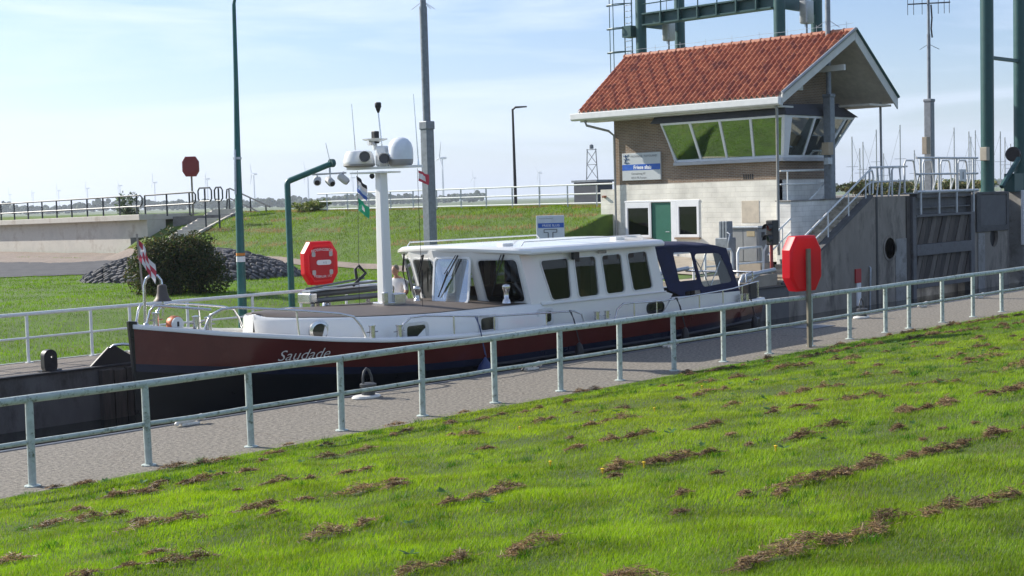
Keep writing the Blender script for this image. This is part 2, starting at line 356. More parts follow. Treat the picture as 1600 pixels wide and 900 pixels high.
g = G(); g.bx(48.45, 51.4, 11.372, 21.3, -3, 3.05); g.bx(51.4, 57.2, 11.85, 40, -3, 3.055); g.build('head_block', WALL2, hd)
g = G(); g.bx(50.2, 51.1, 11.07, 11.1, -1.4, 1.35); g.build('repair_patch', CONC, hd)
# pier beyond the gate
pr_ = thing('gate_pier', (59, 11.2, 0), 'grey concrete gate pier with recessed panel and round port', 'pier')
hole = [(59.2 + .42 * math.cos(a), 1.08 + .46 * math.sin(a)) for a in np.linspace(0, 2 * math.pi, 28, endpoint=False)]
g = G(); plate(g, [(57.25, -3.2), (60.75, -3.2), (60.75, 3.05), (57.25, 3.05)], [hole], lambda u, v, d: (u, 11.1 + d, v), .4); g.build('face', WALL2, pr_)
g = G(); g.lathe([(.46, 0), (.46, .02), (.3, .05), (.02, .06)], (59.2, 11.25, 1.08), 24, 'y'); g.build('round_port', BLACK, pr_, smooth=40)
g = G(); g.bx(57.25, 60.75, 11.5, 40, -3.2, 3.05); g.build('pier_body', WALL2, pr_)
g = G(); plate(g, [(57.35, 1.35), (60.6, 1.35), (60.6, 3.1), (57.35, 3.1)], [[(57.75, 1.6), (60.35, 1.6), (60.35, 2.98), (57.75, 2.98)]], lambda u, v, d: (u, 11.02 + d, v), .08); g.build('panel_frame', M('panel_frame_steel', (.075, .075, .075), .7, var=.3), pr_, bev=.02)
g = G(); g.bx(57.76, 60.34, 11.06, 11.098, 1.61, 2.97); g.build('panel', M('panel_grey', (.12, .12, .12), .8, var=.15), pr_)
g = G(); g.bx(57.55, 58.2, 11.06, 11.1, -1.2, 1.3); g.build('repair_patch', CONC, pr_)
t = thing('gate_recess_pier', (63.5, 11.6, 0), 'pale concrete pier past the lift gate slot at the far right', 'pier')
g = G(); g.bx(60.75, 62.3, 12.2, 40, -3.2, 3.0); g.build('slot_back', M('slot_dark', (.04, .038, .036), .9), t); g = G(); g.bx(62.3, 74, 11.1, 40, -3.2, 3.06); g.build('body', CONC, t)
g = G(); g.bx(62.0, 63.6, 10.95, 11.1, .6, 3.12); g.build('white_board', WHITE, t, bev=.02)

# mitre gate leaf folded into its recess
gt = thing('lock_gate', (54.2, 11.2, 0), 'open lock gate leaf of dark timber planks with steel walkway', 'gate')
GS = M('gate_steel', (.15, .15, .155), .6, metal=.3, var=.25, vs=2, stain=(.06, .05, .045), ss=2, sa=.7)
g = G(); g.bx(51.5, 51.78, 10.98, 11.3, -2.5, 3.0); g.build('gate_post', GS, gt, bev=.02); g = G(); g.bx(56.7, 57.05, 10.98, 11.3, -2.5, 3.0); g.build('gate_post', GS, gt, bev=.02)
for z0, z1 in ((2.16, 2.27), (.58, 1.04), (-.75, -.45), (2.95, 3.12)):
    g = G(); g.bx(51.785, 56.695, 10.96, 11.3, z0, z1); g.build('cross_beam', GS, gt, bev=.015)
g = G(); g.bx(51.785, 56.695, 11.2, 11.24, 2.28, 2.94); g.build('upper_sheet', M('gate_sheet', (.10, .10, .105), .6, var=.3), gt)
g = G(); g.bx(51.785, 56.695, 11.02, 11.2, 2.52, 2.58); g.build('stiffener', GS, gt)
for bay in ((-.44, .57), (1.05, 2.15)):
    z0, z1 = bay; n = 15; w = 6.2 / n
    for i in range(n):
        x = 50.9 + i * w; sl_ = .62; h = z1 - z0; dx = h * sl_ * .75
        pts = [(x, z0), (x + w * .93, z0), (x + w * .93 + dx, z1), (x + dx, z1)]
        pts = [(min(max(a, 51.80), 56.68), b) for a, b in pts]
        if pts[1][0] - pts[0][0] + pts[2][0] - pts[3][0] < .08: continue
        g = G(); yo = RNG.uniform(-.03, .03); g.py(pts, 11.10 + yo, 11.16 + yo); g.build('plank', M('gate_plank%d' % (i % 3), [(.10, .085, .072), (.065, .055, .048), (.15, .13, .11)][i % 3], .85, var=.35, vs=2, stretch=(7, 1, 1), bump=.5, bs=10), gt)
    g = G(); g.bx(51.785, 56.695, 11.19, 11.23, z0 + .01, z1 - .01); g.build('backing', M('gate_back', (.03, .028, .025), .9), gt)
RG = M('rail_grey', (.55, .57, .57), .45, metal=.2, var=.15, vs=5)
for i in range(4):
    x = 51.85 + i * 1.58; g = G(); g.tube([(x, 10.82, 2.28), (x, 10.82, 4.58)], .05, 8); g.tube([(x, 10.82, 4.0), (x + .22, 11.25, 3.12)], .03, 6); g.build('walkway_post', RG, gt, smooth=50)
for z in (4.58, 3.92, 3.2):
    g = G(); g.tube([(51.5, 10.82, z), (57.0, 10.82, z)], .045 if z != 3.2 else .06, 8); g.build('walkway_rail', RG, gt, smooth=50)
g = G(); g.bx(51.5, 57.0, 10.84, 11.5, 3.13, 3.17); g.build('walkway_deck', GALV, gt)
for i in range(4):
    x = 51.7 + i * 1.58; g = G(); g.tube([(x, 11.45, 3.17), (x, 11.45, 4.35), (x + .1, 11.45, 4.5), (x + .7, 11.45, 4.5), (x + .8, 11.45, 4.38), (x + .95, 11.45, 3.7), (x + .9, 11.45, 3.17)], .04, 8); g.build('rear_hoop', RG, gt, smooth=50)
sg = G(); sg.bx(55.15, 55.75, 10.74, 10.77, 3.6, 4.1); sg = sg.build('number_plate', M('number_white', (.7, .7, .68), .5), gt, bev=.005)
lettering('1', .42, lambda u, v: (55.45 + u, 10.735, 3.7 + v), BLACK, sg, bold=.01)

# things on the wall face
t = thing('gauge_board', (47.22, 11.06, -1), 'red and white board on the shaded lock head wall', 'board')
g = G(); g.bx(47.02, 47.42, 11.03, 11.1, -.22, .32); g.build('red_panel', M('red_board', (.42, .03, .03), .5), t, bev=.01)
g = G(); g.bx(47.12, 47.42, 11.04, 11.1, -1.1, -.225); g.build('white_panel', WHITE, t, bev=.01)
g = G(); g.tube([(48.1, 11.06, -1.2), (48.1, 11.02, .1), (48.12, 11.03, .3), (48.15, 11.1, .36)], .035, 8); tag(g.build('wall_ladder_rail', GALV, smooth=50), 'thin steel grab bar on head wall right of red board', 'grab bar')

# ------------------------------------------------------------------ path, road, bridge
def drape(name, rows, mat, dz=.035, n=60, m=8, **k):
    """strip between two polylines, draped on the far bank"""
    a, b = [np.array(r, float) for r in rows]
    def res(p):
        d = np.r_[0, np.cumsum(np.hypot(*np.diff(p, axis=0).T))]; s = np.linspace(0, d[-1], n); return np.stack([np.interp(s, d, p[:, 0]), np.interp(s, d, p[:, 1])], 1)
    a, b = res(a), res(b); v, f = [], []
    for i in range(n):
        for j in range(m):
            q = a[i] * (1 - j / (m - 1)) + b[i] * j / (m - 1); v.append((q[0], q[1], float(Hfar(q[0], q[1])) + dz))
    for i in range(n - 1):
        for j in range(m - 1): f.append((i * m + j, i * m + j + 1, (i + 1) * m + j + 1, (i + 1) * m + j))
    g = G(); g.add(v, f); return g.build(name, mat, kind='structure', **k)
PATH = M('clinker_path', (.24, .19, .15), .9, var=.35, vs=8, stain=(.13, .11, .08), ss=2, sa=.5, bump=.4, bs=30)
drape('path', ([(34.6, 20.5), (35.2, 24), (36.3, 30), (36.9, 36), (37.2, 46), (36.0, 51), (33.6, 59), (28, 74)], [(36.6, 20.5), (36.6, 24), (37.6, 30), (38.3, 36), (39.4, 50), (41.8, 57), (41.9, 80)]), PATH, n=90)
ROAD = M('asphalt', (.055, .055, .06), .9, var=.25, vs=6, stain=(.09, .085, .08), ss=1, sa=.4, bump=.3, bs=40)
drape('road', ([(31.9, 37.6), (28.5, 39.5), (25, 40.6), (17, 43), (5, 48)], [(37.8, 46), (36.6, 50), (34.3, 58), (30, 70), (22, 90)]), ROAD, n=60, m=24)

drape('forecourt', ([(40.2, 13.6), (40.2, 20.9)], [(44.75, 13.6), (44.75, 20.9)]), M('forecourt_paving', (.38, .33, .26), .9, var=.2, vs=3, bump=.3, bs=20), dz=.04, n=14, m=10)
bw = thing('road_bridge', (46, 64, 0), 'pale concrete bridge abutment wall under the dark railing', 'bridge')
BC = M('bridge_concrete', (.52, .49, .43), .85, var=.14, vs=.8, stain=(.27, .22, .17), ss=.8, sa=.6, st=.52, bump=.25, bs=20)
g = G(); g.px([(95, .0), (55.2, .0), (55.2, 1.75), (53.3, 1.75), (53.3, 2.75), (95, 2.3)], 42.0, 43.2); g.build('abutment_wall', BC, bw)
g = G(); g.px([(95, 2.3), (53.3, 2.75), (53.3, 3.08), (95, 2.62)], 41.5, 52); g.build('deck_edge', BC, bw, bev=.03)
g = G(); g.add([(42.02, 55.1, .3), (42.02, 55.1, 1.75), (43.4, 52.8, 1.75), (43.4, 52.8, .3), (46.4, 49.8, 1.2), (46.4, 49.8, 2.95), (43.4, 52.8, 2.9)], [(0, 1, 2, 3), (3, 2, 6, 5, 4)]); g.build('wing_wall', M('wing_concrete', (.17, .165, .16), .9, var=.3), bw, sol=.25)
BR = M('bridge_rail', (.035, .042, .048), .5, metal=.3, var=.2)
rb = thing('bridge_railing', (42, 60, 3), 'dark two-bar railing with rounded panels along the bridge deck', 'railing')
zt = lambda y: 2.95 - (y - 53) * .0112
for (ya, yb) in ((90, 53.75), (53.45, 48.3)):
    n = int(abs(ya - yb) / 1.9); g = G()
    g.tube([(42, ya, zt(ya) + 1.2), (42, yb + .2, zt(yb) + 1.22), (42, yb, zt(yb) + 1.1), (42, yb, zt(yb) + .72), (42, yb + .2, zt(yb) + .6), (42, ya, zt(ya) + .58)], .045, 6); g.build('rail', BR, rb)
    for i in range(n + 1):
        y = ya + (yb + .6 - ya) * i / max(1, n); g = G(); g.tube([(42, y, zt(y) - .02), (42, y, zt(y) + 1.2)], .05, 6); g.build('post', BR, rb)
for ya, yb in ((49.55, 48.25), (47.95, 47.2)):
    z = 3.1; g = G(); g.tube([(43, ya, z + .75), (43, ya, z + 1.2), (43, ya - .15, z + 1.35), (43, yb + .15, z + 1.35), (43, yb, z + 1.2), (43, yb, z + .75), (43, yb + .15, z + .62), (43, ya - .15, z + .62), (43, ya, z + .75)], .045, 6); g.build('loop_panel', BR, rb); g = G(); ym = (ya + yb) / 2; g.tube([(43, ym, 2.2), (43, ym, z + 1.3)], .05, 6); g.build('post', BR, rb)
for dz_ in (0, -.6): g = G(); g.tube([(47, 52.7, 3.85 + dz_), (47, 52.6, 4.4 + dz_), (47, 52.3, 4.45 + dz_), (47, 48.4, 3.3 + dz_)], .045, 6); g.build('sloping_rail', BR, rb)
for y, z in ((52.4, 4.4), (50.3, 3.85), (48.8, 3.4)): g = G(); g.tube([(47, y, 2.6), (47, y, z)], .045, 6); g.build('post', BR, rb)

# steps up the bank
stp = thing('bank_steps', (44.6, 51, 2.4), 'concrete steps with pale kerbs climbing the grass bank by bridge', 'steps')
a, b = np.array((41.6, 49.0)), np.array((46.6, 52.0)); dvec = (b - a) / np.hypot(*(b - a)); nv = np.array((-dvec[1], dvec[0]))
KERB = M('pale_kerb', (.55, .51, .45), .85, var=.2)
hb = lambda q: float(Hfar(q[0], q[1]))
for s_ in (-1, 1):
    g = G(); p0, p1 = a + nv * s_ * .85, b + nv * s_ * .85; g.prism([(p0[0], p0[1] - .1, hb(p0) - .1), (p0[0], p0[1] + .1, hb(p0) - .1), (p0[0], p0[1] + .1, hb(p0) + .2), (p0[0], p0[1] - .1, hb(p0) + .2)], (p0[0], p0[1], hb(p0)), (p1[0], p1[1], hb(p1))); g.build('kerb', KERB, stp)
for i in range(9):
    q = a + (b - a) * (i + .5) / 9; g = G(); g.box((q[0], q[1], hb(q) + .05), (.34, 1.6, .26), math.atan2(dvec[1], dvec[0])); g.build('step', KERB, stp)

# paved stone mound and its shrub
MC, MA = np.array((30.4, 31.0)), (6.2, 3.6)
mdir = np.array((.52, -.854)); mnrm = np.array((.854, .52))
def mound(u, v): return 1.22 * max(0, 1 - (u / 4.6) ** 2 - (v / 3.2) ** 2) ** .85
mt = thing('stone_mound', (MC[0], MC[1], .5), 'low mound paved with dark grey stones behind the shrub', 'mound')
def mpos(u, v, dz=0):
    q = MC + mdir * u + mnrm * v; return (q[0], q[1], float(Hfar(q[0], q[1])) - .05 + mound(u, v) + dz)
g = G(); n = 24; us = np.linspace(-4.7, 4.7, n); vs = np.linspace(-3.3, 3.3, n)
g.add([mpos(u, v, -.05) for u in us for v in vs], [(i * n + j, i * n + j + 1, (i + 1) * n + j + 1, (i + 1) * n + j) for i in range(n - 1) for j in range(n - 1)])
g.build('earth', M('mound_earth', (.05, .05, .048), .95), mt, smooth=60)
STONE = M('mound_stone', (.115, .112, .115), .85, var=.45, vs=1.6, bump=.5, bs=20)
cands = []
v = -3.2
while v < 3.2:
    u = -4.6 + RNG.uniform(0, .2)
    while u < 4.6:
        if mound(u, v) > .02: cands.append((u, v))
        u += RNG.uniform(.2, .36)
    v += .2
cands.sort(key=lambda c: -(mound(*c) * 0 - c[1]) )
def stone(g, u, v):
    p = Vector(mpos(u, v)); e = .12
    t1 = (Vector(mpos(u + e, v)) - p).normalized(); t2 = (Vector(mpos(u, v + e)) - p).normalized(); nn = t1.cross(t2)
    if nn.z < 0: nn = -nn
    a_, b_, h = RNG.uniform(.08, .2), RNG.uniform(.06, .11), RNG.uniform(.02, .12)
    vs_ = []
    for k, hh in ((1, -.06), (.95, h * .7), (.6, h)):
        for i in range(6):
            an = i * math.pi / 3 + RNG.uniform(-.2, .2); vs_.append(p + t1 * a_ * k * math.cos(an) + t2 * b_ * k * math.sin(an) + nn * hh)
    f = [(r * 6 + i, r * 6 + (i + 1) % 6, r * 6 + 6 + (i + 1) % 6, r * 6 + 6 + i) for r in range(2) for i in range(6)] + [tuple(range(12, 18))]
    g.add(vs_, f)
gst = G()
for c in cands: stone(gst, *c)
gst.build('stones', STONE, mt, smooth=25, kind='stuff')
# ------------------------------------------------------------------ lock keeper's building
bd = thing('lock_house', (46.6, 17, 1), 'brick and white lock house with red tiled roof and slanted control room windows', 'building')
X0, X1, Y0, Y1, ZB, ZP, ZE = 44.8, 48.4, 13.0, 21.05, .7, 3.83, 6.95
BRX = brick_mat('brick_facade', (1, 2), (.27, .175, .105), (.20, .13, .082), (.33, .29, .24))
BRY = brick_mat('brick_gable', (0, 2), (.27, .175, .105), (.20, .13, .082), (.33, .29, .24))
PLX = brick_mat('painted_block_facade', (1, 2), (.82, .79, .70), (.79, .76, .67), (.73, .70, .61), .45, .2, .014, .5, .7)
PLY = brick_mat('painted_block_gable', (0, 2), (.80, .79, .74), (.77, .76, .71), (.66, .64, .6), .45, .2, .014, .5, .7)
FR = M('window_frame_white', (.80, .81, .82), .4, var=.04)
# openings in the plinth: (y right, y left, z0, z1)
wl_, dr, wr = (19.22, 20.5, 1.64, 3.05), (18.14, 19.16, .98, 3.07), (16.76, 17.84, 1.66, 3.07)
g = G()
plate(g, [(Y0, ZB), (Y1, ZB), (Y1, ZP), (Y0, ZP)], [[(a, c), (b, c), (b, d), (a, d)] for a, b, c, d in (wl_, (dr[0], dr[1], .75, dr[3]), wr)], lambda u, v, d: (X0 + d, u, v), .25)
g.build('plinth_front', PLX, bd)
g = G(); g.bx(X0 + .02, X1, Y0, Y0 + .25, ZB, ZP - .002); g.bx(X1 - .25, X1, Y0 + .26, Y1, ZB, ZP); g.bx(X0 + .26, X1 - .26, Y1 - .25, Y1, ZB, ZP); g.build('plinth_sides', PLY, bd)
g = G(); plate(g, [(Y0, ZP + .003), (Y1, ZP + .003), (Y1, ZE), (Y0, ZE)], [[(12.999 + .02, 4.62), (17.75, 4.62), (17.75, 6.5), (13.02, 6.5)]], lambda u, v, d: (X0 + d, u, v), .22); g.build('brick_front', BRX, bd)
xr, zr = 47.0, 9.34                                     # ridge
sl = (zr - 6.9) / (xr - 43.8)
ov = [(X0 + .2, 4.62), (X1 - .01, 4.62), (X1 - .01, 6.5), (X0 + .2, 6.5)]
g = G(); plate(g, [(X0 + .003, ZP + .003), (X1, ZP + .003), (X1, 8.0), (xr, 9.1), (X0 + .003, 7.45)], [[(X0 + .25, 4.62), (X1 - .25, 4.62), (X1 - .25, 6.5), (X0 + .25, 6.5)]], lambda u, v, d: (u, Y0 + .003 + d, v), .22); g.build('brick_gable_wall', BRY, bd)
g = G(); g.bx(X1 - .22, X1 - .002, Y0 + .23, Y1 - .002, ZP + .003, 7.9); g.px([(Y1 - .22, ZP), (Y1 - .003, ZP), (Y1 - .003, 7), (Y1 - .22, 7)], X0 + .225, X1 - .225); g.build('brick_rear', BRX, bd)
# windows + door in the plinth
DG = glass('dark_pane', (.02, .02, .025), .03)
for nm, (a, b, c, d) in (('window', wl_), ('window', wr)):
    g = G(); plate(g, [(a - .02, c - .02), (b + .02, c - .02), (b + .02, d + .02), (a - .02, d + .02)], [[(a + .09, c + .09), (b - .09, c + .09), (b - .09, d - .2), (a + .09, d - .2)]], lambda u, v, k: (X0 - .03 + k, u, v), .14); f = g.build(nm, FR, bd, bev=.008)
    g = G(); g.bx(X0 + .03, X0 + .05, a + .08, b - .08, c + .08, d - .19); g.build('pane', DG, f)
    g = G(); g.bx(X0 + .06, X0 + .5, a - .1, b + .1, c - .1, d + .1); g.build('blind', DARK, f)
    g = G(); g.bx(X0 - .12, X0 + .05, a - .08, b + .08, c - .1, c - .025); g.build('sill', M('brick_sill', (.28, .2, .13), .8), f)
g = G(); g.bx(X0 - .03, X0 + .1, dr[1], dr[1] + .07, .8, 3.12); g.bx(X0 - .03, X0 + .1, 17.86, dr[0] - .0, .8, 3.12); g.bx(X0 - .031, X0 + .1, 16.7, 20.56, 3.08, 3.15); g.build('door_frame', FR, bd, bev=.01)
g = G(); g.bx(X0 + .03, X0 + .08, dr[0], dr[1], .78, 3.06); d_ = g.build('door', M('door_green', (.02, .13, .085), .45, var=.1), bd)
g = G(); g.tube([(X0 - .02, dr[0] + .1, 1.86), (X0 - .05, dr[0] + .1, 1.86), (X0 - .05, dr[0] + .26, 1.86)], .018, 8); g.build('handle', STEEL, d_, smooth=50)
g = G(); g.bx(X0 - .012, X0 + .01, 13.9, 14.7, 2.2, 3.05); g.build('repair_patch', M('patch_cream', (.55, .48, .38), .9, var=.15), bd)
# control room bay: leaning glazing on two sides
BOT = [(44.72, 17.78), (44.72, 12.72), (47.95, 12.72)]                # plan at z 4.65
TOP = [(44.12, 18.1), (44.12, 12.25), (49.2, 12.25)]
zb, zt_ = 4.66, 6.22
def bay_pt(seg, u, v, d=0):
    a0, a1 = Vector(BOT[seg] + (0,)), Vector(BOT[seg + 1] + (0,)); b0, b1 = Vector(TOP[seg] + (0,)), Vector(TOP[seg + 1] + (0,))
    p = (a0.lerp(a1, u)).lerp(b0.lerp(b1, u), v); n = Vector((-1, 0, -.25)) if seg == 0 else Vector((0, -1, -.25)); n.normalize()
    p = p - n * d; return Vector((p.x, p.y, zb + (zt_ - zb) * v)) - Vector((0, 0, n.z * d))
BG = bpy.data.materials.new('control_glass'); BG.use_nodes = True
_n, _l = BG.node_tree.nodes, BG.node_tree.links; _n.remove(_n['Principled BSDF'])
_a, _b, _s = _n.new('ShaderNodeBsdfTransparent'), _n.new('ShaderNodeBsdfGlossy'), _n.new('ShaderNodeMixShader'); _a.inputs[0].default_value = (.22, .27, .25, 1); _b.inputs['Roughness'].default_value = .01; _b.inputs[0].default_value = (.72, .8, .74, 1)
_s.inputs[0].default_value = .62; _l.new(_a.outputs[0], _s.inputs[1]); _l.new(_b.outputs[0], _s.inputs[2]); _l.new(_s.outputs[0], _n['Material Output'].inputs[0])
def bay_panel(seg, us):
    for i in range(len(us) - 1):
        u0, u1 = us[i], us[i + 1]; L = 5.1 if seg == 0 else 3.9
        fw_ = .045 / L; g = G()
        plate(g, [(u0, 0), (u1, 0), (u1, 1), (u0, 1)], [[(u0 + fw_, .05), (u1 - fw_, .05), (u1 - fw_, .95), (u0 + fw_, .95)]], lambda u, v, d: bay_pt(seg, u, v, d), .07); f = g.build('control_window', FR, bd)
        g = G(); g.add([bay_pt(seg, u, v, .035) for u, v in ((u0 + fw_, .05), (u1 - fw_, .05), (u1 - fw_, .95), (u0 + fw_, .95))], [(0, 1, 2, 3)]); g.build('pane', BG, f)
bay_panel(0, [0, .245, .49, .735, .985]); bay_panel(1, [.03, .09, .43, .88, 1.0][1:])
g = G(); q = [bay_pt(0, .985, 0), bay_pt(1, .09, 0), bay_pt(1, .09, 1), bay_pt(0, .985, 1)]; c0, c1 = bay_pt(0, 1, 0), bay_pt(0, 1, 1)
g.add([q[0], c0, c1, q[3], q[1], q[2]], [(0, 1, 2, 3), (1, 4, 5, 2)]); g.build('corner_post', FR, bd, sol=.03)
g = G(); z0 = zb - .13; g.loft([[(44.58, 17.82, z0), (44.58, 12.64, z0), (48.0, 12.64, z0), (48.0, 13.0, z0), (44.85, 13.0, z0), (44.85, 17.82, z0)], [(44.58, 17.82, zb - .005), (44.58, 12.64, zb - .005), (48.0, 12.64, zb - .005), (48.0, 13.0, zb - .005), (44.85, 13.0, zb - .005), (44.85, 17.82, zb - .005)]]); g.build('bay_sill', M('bay_sill_grey', (.42, .43, .45), .5), bd)
CAN = M('canopy_slate', (.05, .052, .065), .6, var=.2)
g = G(); g.loft([[(44.12, 18.6, 6.24), (44.12, 12.18, 6.24), (49.35, 12.18, 6.24), (49.35, 13.02, 6.24), (44.79, 13.02, 6.24), (44.79, 18.6, 6.24)], [(44.3, 18.4, 6.62), (44.3, 12.4, 6.62), (48.5, 12.6, 6.78), (48.5, 13.02, 6.78), (44.79, 13.02, 6.62), (44.79, 18.4, 6.62)]]); g.build('bay_canopy', CAN, bd)
# bay side cheeks, room inside
g = G(); g.add([(44.62, 17.78, zb), (44.22, 18.1, zt_), (44.8, 18.1, zt_), (44.8, 17.78, zb)], [(0, 1, 2, 3)]); g.add([(47.95, 12.68, zb), (49.2, 12.28, zt_), (48.5, 13.0, zt_), (47.95, 13.0, zb)], [(0, 1, 2, 3)]); g.build('bay_cheeks', FR, bd)
g = G(); g.bx(45.05, 48.1, 13.25, 17.7, 4.35, 4.55); g.build('room_floor', DARK, bd); g = G(); g.bx(45.1, 45.7, 13.6, 17.3, 4.6, 5.15); g.build('control_desk', M('desk_grey', (.2, .2, .2), .6), bd)
g = G(); g.bx(48.0, 48.12, 13.25, 20.7, 3.9, 6.7); g.bx(45.05, 48.0, 17.8, 17.9, 3.9, 6.7); g.build('room_walls', M('room_cream', (.45, .42, .36), .9), bd)
# roof
OVL, OVR = 22.1, 11.0
def roof_y0(x): return 12.2 + (x - 43.8) * (OVR - 12.2) / (xr - 43.8) if x < xr else OVR   # the near verge splays out to the ridge
SOF = M('soffit', (.62, .58, .50), .8, var=.15)
g = G(); T = .16
def slab(xa, za, xb, zb_):
    v = [(xa, roof_y0(xa), za), (xb, roof_y0(xb), zb_), (xb, OVL, zb_), (xa, OVL, za)]
    n = Vector((-(zb_ - za), 0, xb - xa)).normalized() * T
    g.add(v + [(a + n.x * 0, b, c - T) for a, b, c in v], [(0, 1, 2, 3), (4, 7, 6, 5), (0, 4, 5, 1), (1, 5, 6, 2), (2, 6, 7, 3), (3, 7, 4, 0)])
slab(43.8, 6.9, xr, zr); slab(50.2, 6.9, xr + .001, zr); rf = g.build('roof', SOF, bd)
WB = M('verge_white', (.62, .62, .58), .6, var=.08)
def board(p0, p1, h, th, mat, name):
    p0, p1 = Vector(p0), Vector(p1); g = G(); u = Vector((0, 0, h)); d = (p1 - p0).cross(Vector((0, 0, 1))).normalized() * th
    g.prism([p0, p0 - u, p0 - u + d, p0 + d], (0, 0, 0), p1 - p0); return g.build(name, mat, rf)
board((43.78, 12.17, 6.95), (xr, OVR - .03, zr + .05), .34, .05, WB, 'verge_board'); board((xr, OVR - .03, zr + .05), (50.22, OVR - .03, 6.93), .42, .05, WB, 'verge_board')
board((43.78, OVL + .05, 6.93), (xr, OVL + .05, zr + .04), .22, .05, WB, 'verge_board')
VC = M('verge_cap', (.36, .38, .40), .4, metal=.4)
g = G(); g.tube([(43.72, 12.10, 7.0), (xr, OVR - .1, zr + .12)], .07, 6); g.build('verge_cap', VC, rf); g = G(); g.tube([(xr, OVR - .1, zr + .12), (50.25, OVR - .1, 6.98)], .06, 6); g.build('verge_cap', GREEND, rf)
g = G(); g.py([(43.55, 6.62), (43.62, 6.56), (43.86, 6.56), (43.86, 6.86), (43.55, 6.86)], 12.15, OVL + .3); g.build('gutter', M('gutter_white', (.70, .71, .70), .5, var=.06), rf, bev=.02)
g = G(); g.bx(43.8, 44.79, 12.3, OVL - .05, 6.50, 6.57); g.build('eave_soffit', WB, rf)
g = G(); g.bx(X1, 50.1, OVR + .15, OVL, 6.62, 6.7); g.build('porch_soffit', SOF, rf)
# pantiles
TL = [M('tile%d' % i, c, .62, var=.3, vs=9, stain=(.07, .035, .028), ss=4, sa=.6, st=.53) for i, c in enumerate(((.40, .115, .048), (.33, .085, .036), (.47, .155, .068), (.25, .066, .034)))]
slope_len = math.hypot(xr - 43.8, zr - 6.9); cosr, sinr = (xr - 43.8) / slope_len, (zr - 6.9) / slope_len
NR, TW = 13, .245; TH = slope_len / NR
def tile_mesh(mat):
    g = G(); n = 10; L = TH * 1.12; rows = []
    for s_ in (0, 1):
        r_ = []
        for k in range(n):
            u = k / (n - 1); h = .085 * (math.sin(min(u / .62, 1) * math.pi) ** 1.2) - .03 * math.sin(max(0, (u - .62) / .38) * math.pi) + .02
            r_.append((s_ * L * cosr, -u * TW * 1.04, s_ * L * sinr + h + (.035 if s_ == 0 else 0)))
        rows.append(r_)
    bot = [(x, y, z - .035) for x, y, z in rows[0]]
    g.loft([bot] + rows, closed=False, cap=False); me = g.mesh('roof_tile', None, 50); me.materials.append(mat); return me
TMS = [tile_mesh(m) for m in TL]
tiles = []
ncol = int((OVL - OVR) / TW) + 1
for r in range(NR):
    for c in range(ncol):
        y = OVL - c * TW; x = 43.72 + r * TH * cosr
        if y - TW < roof_y0(min(x + .1, xr)) - .08: continue
        tiles.append((x, y, 6.90 + r * TH * sinr))
tiles.sort(key=lambda t: t[1] + (t[0] - 43.8) * .6)      # the ones nearest the camera first
for i, (x, y, z) in enumerate(tiles[:300]):
    o = bpy.data.objects.new('roof_tile', TMS[int(RNG.choice(4, p=(.38, .28, .2, .14)))]); col.objects.link(o); o.parent = rf
    o.location = Vector((x, y, z + RNG.uniform(-.008, .008))) - bd.location
    o.rotation_euler = (RNG.uniform(-.02, .02), RNG.uniform(-.015, .015), RNG.uniform(-.02, .02))
for k in range(4):
    g = G(); src = TMS[k]; sv = [tuple(v.co) for v in src.vertices]; sf = [tuple(p.vertices) for p in src.polygons]
    for i, (x, y, z) in enumerate(tiles[300:]):
        if (i * 7 + i // 3 * 5) % 4 == k: dz = RNG.uniform(-.008, .008); g.add([(a + x, b + y, c + z + dz) for a, b, c in sv], sf)
    g.build('roof_tiles', TL[k], rf, smooth=50, kind='stuff')
# rear slope tiles are out of sight: a plain tiled sheet
g = G(); g.add([(50.25, OVR, 6.93), (xr, OVR, zr + .03), (xr, OVL, zr + .03), (50.25, OVL, 6.93)], [(0, 1, 2, 3)]); g.build('rear_tiles', TL[1], rf)
nrt = 24; wr_ = (OVL - OVR + .1) / nrt
RT = M('ridge_tile', (.46, .19, .11), .6, var=.3, vs=7)
def ridge_mesh():
    g = G(); rings = []
    for s_, r_ in ((0, .15), (.06, .15), (.061, .125), (1.0, .115)):
        rings.append([(r_ * math.cos(a), -s_ * wr_, r_ * math.sin(a) * .9 - .03) for a in np.linspace(math.pi * 1.08, -.08 * math.pi, 9)])
    g.loft(rings, closed=False, cap=False); me = g.mesh('ridge_tile', None, 45); me.materials.append(RT); return me
rm_ = ridge_mesh()
for i in range(nrt):
    o = bpy.data.objects.new('ridge_tile', rm_); col.objects.link(o); o.parent = rf; o.location = Vector((xr, OVL + .05 - i * wr_, zr + .08)) - bd.location
g = G(); g.tube([(xr, y, zr + .32 + .01 * math.sin(y * 3)) for y in np.linspace(OVL, OVR, 30)], .008, 4); [g.tube([(xr, y, zr + .1), (xr, y, zr + .42)], .008, 4) for y in np.linspace(OVL - .3, OVR + .3, 9)]; g.build('ridge_wire', GALV, rf)
